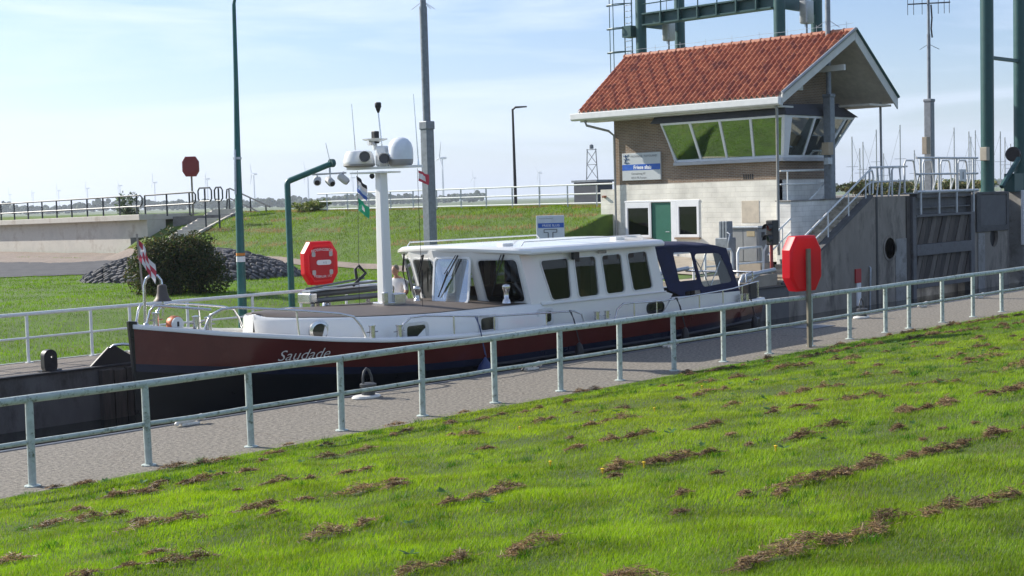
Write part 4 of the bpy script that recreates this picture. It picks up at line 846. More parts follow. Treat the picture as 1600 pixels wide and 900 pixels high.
# mast with instruments
def mx(dx, dy, z): return (19.1 + dx, YC + dy, z)
MST = BOATW
g = G(); g.loft([[(19.1 + a * .13 * k, YC + b * .13 * k, z) for a, b in ((-1, -1), (1, -1), (1, 1), (-1, 1))] for z, k in ((1.2, .98), (4.05, .78))]); g.build('mast', MST, bt, bev=.04)
g = G(); g.bx(18.9, 19.3, 6.0, 6.4, 1.2, 1.28); g.bx(18.88, 19.0, 5.98, 6.06, 1.2, 1.5); g.bx(19.18, 19.5, 5.98, 6.25, 1.2, 1.45); g.build('mast_foot', STEEL, bt, bev=.02)
CB = 4.10; cr = Vector((.695, -.719, 0))             # crosstree runs across the ship as seen from the bow quarter
def mc(a, b, z): return Vector((19.1, YC, z)) + Vector((.28, -.96, 0)).normalized() * a + Vector((.96, .28, 0)) * b
g = G(); g.prism([mc(-.78, -.14, CB), mc(.98, -.10, CB), mc(.98, .1, CB), mc(-.78, .14, CB)], (0, 0, 0), (0, 0, .05)); g.build('crosstree', MST, bt)
g = G(); g.prism([mc(-.65, -.22, CB - .09), mc(.35, -.22, CB - .09), mc(.35, .22, CB - .09), mc(-.65, .22, CB - .09)], (0, 0, 0), (0, 0, .03)); g.build('lower_tray', MST, bt)
g = G(); g.loft([[mc(a * .14 * k + .06, b * .12 * k, z) for a, b in ((-1, -1), (1, -1), (1, 1), (-1, 1))] for z, k in ((CB + .05, 1), (4.58, .9))]); g.build('mast_head', MST, bt, bev=.05)
g = G(); c = mc(-.48, -.1, 0); g.lathe([(.30, CB + .07), (.335, CB + .12), (.335, CB + .17), (.31, CB + .3), (.27, CB + .38), (.2, CB + .4), (.01, CB + .41)], (c.x, c.y, 0), 24); rd = g.build('radar_dome', MST, bt, smooth=40)
g = G(); g.lathe([(.28, CB + .05), (.34, CB + .08), (.337, CB + .115), (.2, CB + .116)], (c.x, c.y, 0), 24); g.build('radar_base', M('radar_grey', (.32, .31, .28), .5), rd, smooth=40)
g = G(); c = mc(.5, .0, 0); g.lathe([(.22, CB + .05), (.255, CB + .09), (.265, CB + .18)], (c.x, c.y, 0), 24); sb = g.build('dome_base', M('dome_base_grey', (.33, .32, .31), .5), bt, smooth=40)
g = G(); g.lathe([(.265, CB + .18), (.268, CB + .3), (.26, CB + .42), (.23, CB + .52), (.165, CB + .60), (.08, CB + .635), (.01, CB + .64)], (c.x, c.y, 0), 28); g.build('satellite_dome', M('dome_white', (.72, .76, .8), .3), bt, smooth=60)
for a_, z_ in ((-.18, CB + .26), (.3, CB + .2)):
    p = mc(a_, -.33, z_); d_ = Vector((-.66, -.75, 0)); g = G(); g.tube([p - d_ * .16, p - d_ * .1, p + d_ * .08], [.06, .1, .115], 16, cap=False); h_ = g.build('search_light', STEEL if a_ > 0 else MST, bt, smooth=60)
    g = G(); q = p + d_ * .05; t1 = d_.cross(Vector((0, 0, 1))); g.add([q + t1 * .1 * math.cos(a) + Vector((0, 0, .1 * math.sin(a))) for a in np.linspace(0, 6.283, 16, endpoint=False)], [tuple(range(16))]); g.build('lens', M('lamp_lens', (.06, .06, .07), .05), h_)
g = G(); p = mc(-.16, .05, CB + .62); g.lathe([(.01, -.22), (.05, -.22), (.045, -.06), (.26, .0), (.27, .02), (.1, .035), (.01, .036)], tuple(p), 20); g.build('gps_antenna', MST, bt, smooth=50)
g = G(); p = mc(-.12, 0, 4.78); g.tube([p + Vector((-.16, .05, -.12)), p + Vector((.0, 0, -.12))], .06, 8); g.build('camera_lamp', STEEL, bt); g = G(); g.bx(p.x - .06, p.x + .07, p.y - .06, p.y + .06, p.z - .14, p.z + .12); g.build('anchor_light', BLACK, bt, bev=.015)
g = G(); g.tube([mc(.05, 0, 4.5), mc(-.02, 0, 5.28)], .016, 6); g.build('light_staff', STEEL, bt); g = G(); p = mc(-.02, 0, 5.28); g.lathe([(.02, 0), (.045, .06), (.055, .1), (.07, .12), (.07, .2), (.06, .22)], tuple(p), 12); g.build('masthead_light', BLACK, bt, smooth=40)
for a_, z1 in ((-.62, 5.5), (.93, 5.62)): g = G(); p0 = mc(a_, 0, CB + .05); g.tube([p0, p0 + Vector((0, 0, .12)), Vector((p0.x - .04, p0.y + .04, z1))], [.025, .014, .007], 6); g.build('whip_antenna', STEEL, bt)
for k in (-.02, .15): g = G(); p = mc(.13 + k, -.2, CB); g.lathe([(.02, .05), (.03, .15), (.045, .3), (.05, .33)], (p.x, p.y, CB), 8); g.build('horn', MST, bt, smooth=40)
g = G(); g.lathe([(.01, -.06), (.05, -.03), (.055, .02), (.03, .05)], tuple(mc(-.1, -.2, CB - .15)), 10); g.build('floodlight', BLACK, bt, smooth=50)
for a_, p in ((-.6, (19.0, YC + .75, 1.2)), (.9, (19.3, YC - .95, 1.2))): g = G(); g.tube([mc(a_, 0, CB - .02), p], .005, 4); g.build('halyard', BLACK, bt)
# courtesy flags on the halyards
M('flag_black', (.03, .03, .035), .8); M('flag_blue', (.05, .12, .4), .8); M('flag_green', (.02, .32, .16), .8); M('flag_lightblue', (.5, .6, .72), .8)
c = mc(-.62, 0, 0)
f1 = thing('courtesy_flag', (c.x, c.y, 3.9), 'black white and blue striped flag below the radar', 'flag'); flag(f1, (c.x, c.y, 3.98), .2, .34, 3, 4, lambda i, j: ['flag_black', 'flag_white', 'flag_lightblue', 'flag_blue'][j], droop=.22, fold=.02)
f2 = thing('courtesy_flag', (c.x + .02, c.y, 3.3), 'green flag below the striped flag beside the mast', 'flag'); flag(f2, (c.x + .02, c.y, 3.5), .22, .26, 3, 3, lambda i, j: 'flag_green' if (i, j) != (1, 1) else 'flag_white', droop=.2, fold=.02)
c = mc(.93, 0, 0)
f3 = thing('courtesy_flag', (c.x, c.y, 3.9), 'small red bordered white pennant under the right end of the crosstree', 'flag'); flag(f3, (c.x, c.y, 4.04), .2, .22, 4, 4, lambda i, j: 'flag_red' if j in (0, 3) or i == 3 else 'flag_white', droop=.1, fold=.02)
# navy canopy over the cockpit
CNV = M('canopy_navy', (.010, .014, .050), .85, var=.25, vs=4, bump=.3, bs=6)
cf = lambda u, v, d: (u, YC - 1.92 + .1 * max(0, v - 1.0) - .0 + d, v)
wa = quad_round([(26.78, 1.97), (26.92, 1.26), (27.66, 1.26), (27.5, 1.95)], .06); wb_ = quad_round([(27.62, 1.90), (27.86, 1.06), (29.16, 1.12), (28.72, 1.87)], .14)
outer = [(26.06, 2.16), (26.45, 1.08), (26.75, .98), (27.08, .83), (27.12, 1.0), (27.74, 1.0), (27.80, .84), (29.44, .86), (29.02, 1.98), (28.6, 2.06), (27.3, 2.12)]
g = G(); plate(g, outer, [wa, wb_], cf, .02); cs = g.build('canopy_side', CNV, bt)
cf2 = lambda u, v, d: (u, 2 * YC - cf(u, v, d)[1], v)
g = G(); plate(g, outer, [wa, wb_], cf2, .02); cs2 = g.build('canopy_side', CNV, bt)
CLR = glass('clear_vinyl', (.86, .86, .82), .02, .05)
for f_, s_ in ((cf, cs), (cf2, cs2)):
    g = G(); g.add([f_(u, v, .01) for u, v in wb_], [tuple(range(len(wb_)))]); g.build('clear_panel', CLR, s_)
g = G(); rings = []
for x, z in ((26.02, 2.15), (26.5, 2.15), (27.2, 2.13), (27.35, 2.15), (28.1, 2.08), (28.5, 2.09), (28.95, 2.02), (29.06, 1.9)):
    rings.append([(x, YC + a * 1.8, z - .02 + .12 * (1 - abs(a) ** 3) - (.03 if abs(a) > .95 else 0) - .035 * math.sin(x * 5) ** 2 * (1 - abs(a))) for a in np.linspace(-1.01, 1.01, 13)])
g.loft(rings, closed=False, cap=False); g.build('canopy_top', CNV, bt, smooth=70, sol=.02)
g = G(); ab = [[(29.06, YC + a * 1.8, 1.93), (29.2, YC + a * 1.82, 1.5), (29.42, YC + a * 1.85, .9)] for a in np.linspace(-1, 1, 9)]
hole_ = None
g.add([p for q in ab for p in q], [(0, 3, 4, 1), (1, 4, 5, 2), (21, 24, 25, 22), (22, 25, 26, 23)] + [(i * 3, i * 3 + 3, i * 3 + 4, i * 3 + 1) for i in range(0)] ); g.build('canopy_aft', CNV, bt, sol=.02)
g = G()
for y_ in (YC - 1.76, YC + 1.76): g.tube([(27.65, y_, .95), (28.0, y_, 1.5), (28.3, y_, 2.02)], .014, 6); g.tube([(28.4, y_, .95), (28.1, y_, 1.4), (27.5, y_, 2.04)], .014, 6); g.tube([(28.35, y_, 1.0), (29.0, y_, 1.93)], .014, 6)
g.build('canopy_frame', STEEL, bt, smooth=60)
g = G(); g.bx(26.2, 29.3, 4.4, 8.0, .52, .56); g.build('cockpit_floor', DECK, bt)
for i in range(6): g = G(); g.bx(26.55 + i * .2, 26.73 + i * .2, 4.42, 4.62, .8, 1.12); g.build('seat_cushion', M('cushion', (.06, .05, .045), .85), bt, bev=.05)
g = G(); g.bx(26.5, 27.8, 4.4, 4.9, .56, .8); g.build('cockpit_bench', WOOD, bt, bev=.02)
# stern: davits, rail, white locker, covered outboard
g = G(); g.bx(29.4, 30.1, 4.9, 6.9, .55, .9); g.build('stern_locker', BOATW, bt, bev=.06)
for y_ in (4.7, 7.6): g = G(); g.tube([(30.1, y_, .6), (30.1, y_, 1.05), (30.2, y_, 1.18), (31.7, y_, 1.27)], .06, 8); g.tube([(30.1, y_, .9), (31.0, y_, 1.2)], .03, 8); g.build('davit', GALV, bt, smooth=60)
g = G(); g.tube([(31.6, 4.7, 1.2), (31.6, 7.6, 1.2)], .03, 8); g.build('davit_bar', STEEL, bt, smooth=60)
g = G(); g.bx(29.85, 30.2, 4.25, 4.6, .6, 1.05); g.build('stern_box', BLACK, bt, bev=.04); g = G(); g.tube([(29.9, 4.4, .6), (29.9, 4.4, 1.25), (30.2, 4.4, 1.3), (30.4, 5.2, 1.3)], .02, 6); g.tube([(30.2, 4.4, .6), (30.2, 4.4, 1.28)], .02, 6); g.build('stern_rail', STEEL, bt, smooth=60)
# fenders hung along the near side
FB = M('fender_blue', (.03, .05, .14), .5, var=.15)
def fender(x, ztop, label, kind):
    y = min(hullY(x, .2), hullY(x, sheer(x))) - .16
    t = thing('fender', (x, y, 0), label, 'fender')
    g = G(); g.tube([(x, YC - halfb(x) + .1, ztop), (x, YC - halfb(x) - .03, ztop - .2), (x, y, .25)], .012, 6); g.tube([(x + .05, YC - halfb(x) + .1, ztop), (x + .08, y + .05, .2)], .010, 6); g.build('line', FB if kind else BLACK, t)
    g = G(); g.lathe([(.02, .22), (.05, .16), (.14, .05), (.2, -.12), (.2, -.3), (.12, -.42), (.02, -.45)] if kind else [(.02, .24), (.06, .2), (.09, .1), (.09, -.4), (.05, -.5)], (x, y, -.02), 16); g.build('body', FB if kind else BLACK, t, smooth=60)
fender(19.55, 1.02, 'dark blue ball fender hanging amidships below the portlights', 1); fender(22.45, .92, 'dark fender hanging under the front side window', 0); fender(26.3, .92, 'dark fender hanging below the front of the canopy', 0); fender(29.6, .98, 'dark fender hanging at the stern quarter', 0)
# folded gangway and gear on the foredeck
gw = thing('gangway', (18.80, 7.35, 1.3), 'folded grey gangway and gear lying on the foredeck behind mast', 'gangway')
GG = M('gear_grey', (.16, .165, .17), .5, metal=.3, var=.2)
for i, (a, b, r_) in enumerate((((18.05, 7.60, 1.45), (19.75, 7.25, 1.5), .07), ((18.05, 7.40, 1.33), (19.75, 7.05, 1.36), .06), ((18.10, 7.65, 1.58), (19.50, 7.35, 1.74), .022), ((18.10, 7.50, 1.55), (19.60, 6.8, 1.70), .022))):
    g = G(); g.tube([a, b], r_, 8); g.build('side_rail', GG, gw, smooth=60)
g = G(); g.prism([(18.00, 7.65, 1.52), (18.00, 7.35, 1.52), (19.60, 7.05, 1.66), (19.60, 7.35, 1.66)], (0, 0, 0), (0, 0, .03)); g.build('tread_board', GALV, gw); g = G(); g.bx(17.95, 18.15, 7.30, 7.75, 1.28, 1.5); g.build('end_cap', STEEL, gw, bev=.03)
g = G(); g.tube([(19.30, 7.35, 1.6), (19.25, 7.35, 1.95), (19.35, 7.35, 2.02), (19.50, 7.30, 1.85), (19.1, 7.25, 1.6)], .035, 8); g.build('winch_arm', BLACK, gw, smooth=60)
for p in ((18.20, 7.55), (19.50, 7.25)): g = G(); g.tube([(p[0], p[1], 1.15), (p[0], p[1], 1.4)], .05, 8); g.build('support', STEEL, gw)
# ------------------------------------------------------------------ quay railings
nr = thing('quay_railing', (20, .05, 0), 'weathered pale green tubular railing along the near quay', 'railing')
px_ = [7.95 + 1.638 * i for i in range(-9, 14)] + [30.38] + [32.1 + 1.7 * i for i in range(14)]
g = G(); g.tube([(x, .05, 1.09 + .006 * math.sin(x * 1.9)) for x in np.arange(-8, 56, 1.6)], .052, 12); g.build('top_rail', RAILN, nr, smooth=60)
for a, b in zip(px_[:-1], px_[1:]): g = G(); g.tube([(a + .04, .05, .555), ((a + b) / 2, .05, .548 + RNG.uniform(-.006, .006)), (b - .04, .05, .555)], .031, 10); g.build('mid_rail', RAILN, nr, smooth=60)
for x in px_:
    g = G(); l_ = RNG.uniform(-.008, .008); g.tube([(x, .05, -.02), (x + l_, .05, .53), (x + l_, .05, .6), (x + l_ * 1.5, .05, 1.06)], [.05, .05, .052, .05], 12); p_ = g.build('post', RAILN, nr, smooth=60)
    g = G(); g.lathe([(.10, 0), (.10, .012), (.058, .02)], (x, .05, .0), 12); g.build('foot_plate', RAILN, p_)
fr = thing('far_railing', (20, 13.35, 0), 'white two-bar railing along the far quay behind the boat', 'railing')
fx = [11.55, 13.1, 14.6, 16.18, 17.2, 18.8, 20.75, 22.3, 23.85, 25.4, 27, 28.6, 30.2, 31.8]
for z, r_ in ((1.1, .042), (.56, .026)): g = G(); g.tube([(x, 13.35, z) for x in np.linspace(8, 32, 16)], r_, 10); g.build('rail', RAILF, fr, smooth=60)
for x in fx: g = G(); g.tube([(x, 13.35, 0), (x, 13.35, 1.08)], .036, 10); p_ = g.build('post', RAILF, fr, smooth=60); g = G(); g.bx(x - .08, x + .08, 13.28, 13.42, 0, .015); g.build('foot_plate', RAILF, p_)
# short white railings by the stern and the cabinet
t = thing('hoop_railing', (41.4, 12, .2), 'white rounded hoop railings on the far quay behind the stern', 'railing')
for x0, x1, y_ in ((40.55, 42.15, 12.0), (38.6, 40.2, 12.0), (36.4, 38.2, 12.2)):
    g = G(); g.tube([(x0, y_, 0), (x0, y_, 1.25), (x0 + .1, y_, 1.4), (x1 - .1, y_, 1.4), (x1, y_, 1.25), (x1, y_, 0)], .045, 8); g.tube([(x0, y_, .85), (x1, y_, .85)], .035, 8); g.build('hoop', RAILF, t, smooth=60)
cr_ = thing('dike_railing', (47, 32, 2.9), 'pale three-bar railing along the crest of the dike', 'railing')
for z in (.98, .56, .14): g = G(); g.tube([(47.0, y, 2.95 + z + .0) for y in np.linspace(44, 21.9, 8)], .035, 6); g.build('rail', RAILF, cr_)
for y in np.arange(22.2, 44, 1.75): g = G(); g.tube([(47, y, 2.7), (47, y, 3.93)], .04, 6); g.build('post', GALV, cr_)
t = thing('dike_end_railing', (50, 23, 3), 'dark rounded railing at the crest just left of the house', 'railing')
g = G(); g.tube([(49, 21.6, 4.35), (49, 24.3, 4.3), (49, 24.5, 4.1), (49, 24.5, 3.75), (49, 24.3, 3.55), (49, 21.6, 3.6)], .04, 6); g.build('rail', GALV, t)
for y in (22.2, 23.8): g = G(); g.tube([(49, y, 2.8), (49, y, 4.32)], .04, 6); g.build('post', GALV, t)

# ------------------------------------------------------------------ bollards, cleats, plate
BS = M('bollard_steel', (.07, .075, .08), .5, metal=.3, var=.3, vs=8, stain=(.12, .09, .07), ss=9, sa=.4)
def bollard(x, y, label):
    t = thing('bollard', (x, y, 0), label, 'bollard', 'bollards on the near quay'); S_ = .72
    g = G(); g.lathe([(.2, .03), (.19, .05), (.165, .07), (.16, .22), (.2, .24), (.205, .30), (.16, .32), (.02, .325)], (x, y, 0), 20); g.v = [(x + (a - x) * S_, y + (b - y) * S_, c * .8) for a, b, c in g.v]; g.build('drum', BS, t, smooth=45)
    g = G(); g.tube([(x - .13, y + .02, .05), (x - .14, y + .02, .42), (x - .10, y + .02, .54), (x - .02, y + .02, .60), (x + .06, y + .02, .55), (x + .13, y + .02, .42), (x + .15, y + .02, .3)], .03, 8); g.v = [(x + (a - x) * S_, y + (b - y) * S_, c * .85) for a, b, c in g.v]; g.build('arch', BS, t, smooth=60)
    g = G(); g.lathe([(.32, 0), (.33, .02), (.30, .045), (.2, .05)], (x - .05, y, .002), 24, sc_=(.9, .55)); g.build('base_ring', M('base_white', (.66, .65, .6), .6, var=.15), t, smooth=45)
bollard(15.35, 2.38, 'dark steel bollard with arch below and right of the boat name'); bollard(32.3, 2.4, 'dark steel bollard with arch right of the near red buoy box')
CW = M('cleat_white', (.70, .68, .62), .6, var=.2, vs=14)
for i, (x, y) in enumerate(((11.8, 2.5), (19.7, 2.55), (24.3, 2.62), (36.0, 2.6), (39.6, 2.6), (43.1, 2.6))):
    t = thing('mooring_cleat', (x, y, 0), 'low white painted cleat on the near quay edge, number %s from the left' % ('one', 'two', 'three', 'four', 'five', 'six')[i], 'cleat', 'cleats along the near quay edge')
    g = G(); g.tube([(x - .26, y - .02, .03), (x - .2, y, .075), (x - .05, y + .01, .06), (x + .1, y, .09), (x + .2, y - .02, .11), (x + .25, y - .03, .06)], [.03, .045, .045, .045, .05, .03], 8); g.build('horn', CW, t, smooth=60)
    g = G(); g.bx(x - .16, x + .16, y - .06, y + .06, .0, .04); g.build('foot', CW, t, bev=.01)
    if i == 1: g = G(); g.tube([(x - .3, y - .03, .02), (x - .2, y - .03, .12), (x - .08, y - .02, .14), (x, y - .02, .07)], .025, 6); g.build('rope_turn', BS, t, smooth=60)
g = G(); g.bx(29.2, 30.2, 1.95, 2.6, .004, .012); tag(g.build('cover_plate', M('cover_steel', (.16, .18, .21), .45, metal=.4, var=.2)), 'blue grey steel cover plate on the quay by the red box', 'cover')

# ------------------------------------------------------------------ red lifebuoy boxes
RB = bpy.data.materials.new('red_plastic'); RB.use_nodes = True
_n, _l = RB.node_tree.nodes, RB.node_tree.links; _p = _n['Principled BSDF']; _p.inputs['Base Color'].default_value = (.62, .012, .025, 1); _p.inputs['Roughness'].default_value = .35
_t = _n.new('ShaderNodeBsdfTranslucent'); _t.inputs[0].default_value = (.85, .015, .02, 1); _m = _n.new('ShaderNodeMixShader'); _m.inputs[0].default_value = .4; _l.new(_p.outputs[0], _m.inputs[1]); _l.new(_t.outputs[0], _m.inputs[2]); _l.new(_m.outputs[0], _n['Material Output'].inputs[0])
def octo(w, h, c): return [(-w / 2, -h / 2 + c), (-w / 2 + c * .62, -h / 2), (w / 2 - c * .62, -h / 2), (w / 2, -h / 2 + c), (w / 2, h / 2 - c), (w / 2 - c * .62, h / 2), (-w / 2 + c * .62, h / 2), (-w / 2, h / 2 - c)]
def buoybox(loc, rz, post0, label, w=.92, h=1.2, detail=True):
    t = thing('lifebuoy_box', (loc[0], loc[1], 0), label, 'lifebuoy box', None, rz)
    zc = loc[2]; R3 = lambda p, y: [(a, y, zc + b) for a, b in p]
    g = G(); g.loft([R3(octo(w * .9, h * .93, .27), -.02), R3(octo(w, h, .3), .02), R3(octo(w, h, .3), .24), R3(octo(w * .97, h * .98, .29), .27), R3(octo(w * .84, h * .86, .26), .31)]); g.build('housing', RB, t, smooth=25, bev=.015, world=False)
    g = G(); g.loft([R3(octo(w * .74, h * .76, .22), .305), R3(octo(w * .72, h * .74, .22), .33)]); g.build('cover', RB, t, world=False, bev=.01)
    if detail:
        def loc_letter(body, size, f, mat, **k):
            me = text_mesh(body, size, **k)
            for v in me.vertices: v.co = f(v.co.x, v.co.y)
            me.materials.clear(); me.materials.append(mat); o = bpy.data.objects.new('lettering', me); col.objects.link(o); o.parent = t
        fw_ = M('buoy_white', (.75, .72, .7), .5)
        loc_letter('REDDINGSBOEI', .095, lambda u, v: ((-(u)) * math.cos(u * .9), .336, zc + .33 + v - .35 * u * u), fw_); loc_letter('MISBRUIK 112', .085, lambda u, v: (-u, .336, zc - .38 + v + .35 * u * u), fw_)
        g = G(); o_ = rrect(.42, .13, .06, 4, -.04, .02); g.prism([(a, .331, zc + b) for a, b in o_], (0, 0, 0), (0, .02, 0)); g.build('pull_tab', fw_, t, world=False)
        loc_letter('112', .075, lambda u, v: (-.06 - u, .354, zc - .01 + v), BLACK)
        g = G(); [g.prism([(sx * .25 + a, .331, zc + sz * .24 + b) for a, b in rrect(.1, .13, .03, 3)], (0, 0, 0), (0, .01, 0)) for sx in (-1, 1) for sz in (-1, 1)]; g.build('reflector', M('reflector', (.45, .40, .38), .3), t, world=False)
        g = G(); g.lathe([(.2, -.03), (.25, -.06), (.3, -.03), (.3, .03), (.25, .06), (.2, .03), (.2, -.03)], (0, .16, zc), 24, 'y'); g.build('ring', M('ring_orange', (.75, .12, .03), .6), t, world=False, smooth=60)
    g = G(); g.bx(-.05, .05, -.085, -.025, post0, zc + .32); g.build('post', M('buoy_post', (.22, .2, .15), .6, metal=.3, var=.3), t, world=False, bev=.006)
    return t
buoybox((25.75, .0, 1.82), R_(-12), -.05, 'red octagonal lifebuoy box seen from behind on the near railing', .95, 1.2)
buoybox((22.7, 13.12, 1.83), R_(168), -.02, 'red octagonal lifebuoy box facing the water on the far quay', .98, 1.15)
RB = M('shaded_red_plastic', (.22, .02, .02), .5)  # red plastic darkened: shade of a face turned from the sun
b3 = buoybox((44.6, 52.6, 5.75), R_(140), 2.9, 'shade-darkened red lifebuoy box high on a post above the bank steps', .95, 1.15, False)

# ------------------------------------------------------------------ poles
lp = thing('lamp_post', (20.6, 13.6, 0), 'tall tapering green lamp post standing behind the far railing', 'lamp post')
g = G(); g.tube([(20.6, 13.6, 0), (20.64, 13.64, 1.6), (20.78, 13.8, 4.6), (20.9, 13.9, 6.6), (20.98, 13.97, 8.6)], [.12, .115, .085, .062, .05], 8); g.build('column', GREEN, lp, smooth=60)
g = G(); g.tube([(20.98, 13.97, 8.6), (21.02, 13.95, 8.85), (21.12, 13.85, 9.0), (21.5, 13.4, 9.1), (22.2, 12.7, 9.12)], .045, 8); g.build('bracket', GREEN, lp, smooth=60)
g = G(); g.box((22.5, 12.4, 9.1), (.65, .22, .12), R_(-46)); g.build('lantern', GREYP, lp, bev=.03)
g = G(); g.tube([(20.62, 13.72, 3.7), (20.66, 13.74, 4.5), (20.7, 13.78, 4.85)], .03, 6); g.lathe([(.11, 0), (.11, .06)], (20.76, 13.78, 4.6), 10); g.build('cable_clip', GALV, lp)
g = G(); g.lathe([(.119, 0), (.118, .07)], (20.655, 13.655, 2.12), 8); g.build('orange_band', M('orange_tape', (.6, .22, .03), .6), lp); g = G(); g.lathe([(.119, 0), (.118, .14)], (20.65, 13.65, 1.96), 8); g.build('white_band', WHITE, lp)
cp = thing('camera_pole', (24.25, 16.35, .3), 'green bent pole carrying lock cameras behind the far buoy box', 'camera pole')
g = G(); g.tube([(24.25, 16.35, .2), (24.36, 16.5, 3.98), (24.38, 16.49, 4.06), (24.43, 16.45, 4.10), (25.28, 15.6, 4.55)], [.095, .09, .09, .09, .085], 10); g.build('column', GREEN, cp, smooth=60)
g = G(); g.lathe([(.12, -.06), (.12, .06)], (25.3, 15.58, 4.57), 12, 'x'); g.build('end_cap', GREEND, cp); g = G(); g.tube([(24.9, 16.0, 4.25), (25.6, 15.3, 4.28)], .025, 6); g.tube([(25.25, 15.62, 4.5), (25.25, 15.62, 4.27)], .03, 6); g.build('cross_bar', GALV, cp); g = G(); g.tube([(25.25, 15.6, 4.6), (25.18, 15.68, 5.15)], .01, 4); g.build('spike', GALV, cp)
for i, (p, d) in enumerate((((24.98, 15.88, 4.06), (-.5, -.6, -.25)), ((25.25, 15.62, 4.03), (-.2, -.75, -.35)), ((25.55, 15.38, 4.1), (.5, -.5, -.6)))):
    p, d = Vector(p), Vector(d).normalized(); g = G(); g.tube([p - d * .18, p - d * .14, p + d * .1, p + d * .16], [.08, .115, .115, .09], 14); c_ = g.build('camera', M('camera_white', (.5, .5, .47), .5), cp, smooth=45); g = G(); g.tube([p + d * .165, p + d * .175], [.075, .075], 12); g.build('lens', BLACK, c_); g = G(); g.tube([p + Vector((0, 0, .1)), p + Vector((0, 0, .22))], .02, 6); g.build('yoke', GALV, c_)
def tele(name, loc, zj, ztop, w, w2, label, w3=None):
    x, y, z0 = loc; t = thing(name, loc, label, 'mast')
    g = G(); h = w / 2; g.bx(x - h, x + h, y - h, y + h, z0, zj); g.build('lower_section', GREYP, t, bev=.03)
    g = G(); g.bx(x - h * 1.15, x + h * 1.15, y - h * 1.15, y + h * 1.15, zj - .02, zj + .28 if w2 > .2 else zj + .12); g.build('collar', GREYP, t, bev=.03)
    zm = zj + (ztop - zj) * .55; g = G(); g.lathe([(w2 / 2, zj), (w2 / 2, zm)], (x, y, 0), 12); g.build('middle_section', GREYP, t, smooth=50); g = G(); g.lathe([((w3 or w2 * .72) / 2, zm), ((w3 or w2 * .72) / 2, ztop)], (x, y, 0), 12); g.build('upper_section', GREYP, t, smooth=50)
    return t
m1 = tele('telescopic_mast', (34.05, 20.95, .5), 6.0, 14, .36, .29, 'grey telescopic mast rising behind the wheelhouse on the lawn', .22)
g = G(); [g.tube([(34.05, 20.95, 10.6), (34.05 + a, 20.95 + b, 10.3)], .012, 4) for a, b in ((.3, -.3), (-.3, .3), (.2, .2), (.15, -.25))]; g.build('bird_spikes', GALV, m1)
m2 = tele('telescopic_mast', (46.85, 12.02, 3.04), 6.95, 13.5, .33, .2, 'grey mast with camera box in front of the control room', .2)
g = G(); g.bx(46.25, 46.62, 11.7, 12.0, 4.72, 5.2); g.build('camera_box', M('box_beige', (.36, .29, .2), .6), m2, bev=.02); g = G(); g.bx(46.3, 46.62, 11.75, 11.95, 4.35, 4.62); g.build('junction_box', GALV, m2, bev=.02); g = G(); [g.tube([(46.85, 12.02, 9.9), (46.85 + a, 12.02 + b, 9.6)], .012, 4) for a, b in ((.35, -.3), (-.35, .3))]; g.build('bird_spikes', GALV, m2)
m3 = tele('telescopic_mast', (59.85, 14.5, 3.05), 7.35, 13, .36, .16, 'grey mast with fork antenna behind the lock gate railing', .12)
g = G(); g.bx(59.1, 59.45, 14.25, 14.5, 4.9, 5.7); g.build('junction_box', M('box_tan', (.3, .26, .2), .6), m3, bev=.02)
g = G(); a0, a1 = Vector((59.2, 15.2, 11.85)), Vector((60.6, 13.8, 11.9)); g.tube([a0, a1], .03, 6)
for k in (0, .14, .34, .72, .86, .98): p = a0.lerp(a1, k); g.tube([p + Vector((0, 0, .55)), p - Vector((0, 0, .5))], .014, 4)
g.build('antenna', BLACK, m3); g = G(); [g.tube([(59.85, 14.5, 10.0), (59.85 + a, 14.5 + b, 9.75)], .012, 4) for a, b in ((.35, -.35), (-.3, .3))]; g.tube([(59.9, 14.4, 11.8), (59.98, 14.4, 11.2), (59.9, 14.4, 10.7), (60.0, 14.4, 10.3)], .04, 5); g.build('cable_loops', BLACK, m3)
t = thing('street_lamp', (57, 38.55, 3), 'thin dark street lamp standing beyond the dike railing', 'street lamp')
g = G(); g.tube([(57, 38.55, 1.5), (57, 38.6, 8.5)], [.11, .06], 8); g.build('column', BLACK, t, smooth=60); g = G(); g.tube([(57, 38.6, 8.45), (57.08, 38.45, 8.58), (57.5, 37.95, 8.6)], [.05, .06, .04], 6); g.build('lantern', BLACK, t)
# traffic light, cabinet, blue-grey posts on the far quay
t = thing('traffic_light', (42.35, 11.7, 0), 'black two-lamp signal head above the near red buoy box', 'traffic light')
g = G(); g.bx(42.2, 42.6, 11.6, 11.9, 1.45, 2.35); g.build('housing', BLACK, t, bev=.03)
for z in (2.1, 1.7):
    g = G(); n = 12; r0 = [(42.2 - .0, 11.75 + .15 * math.cos(a), z + .15 * math.sin(a)) for a in np.linspace(-.3, math.pi + .3, n)]; r1 = [(42.2 - .24, y, zz_ - .03) for x, y, zz_ in r0]; g.loft([r0, r1], closed=False, cap=False); h_ = g.build('visor', BLACK, t, sol=.01); g = G(); g.lathe([(.13, 0), (.1, -.03), (.01, -.04)], (42.195, 11.75, z), 14, 'x'); g.build('lens', M('lens_red', (.16, .012, .012), .2) if z > 2 else M('lens_green', (.01, .04, .03), .2), h_)
g = G(); g.tube([(42.4, 11.8, 0), (42.4, 11.8, 1.45)], .06, 8); g.build('pole', M('pole_red', (.3, .03, .03), .5), t, smooth=60)
cb = thing('switch_cabinet', (43.4, 13.3, .8), 'grey steel switch cabinet against the white house wall', 'cabinet')
CG = M('cabinet_grey', (.26, .27, .27), .5, var=.08)
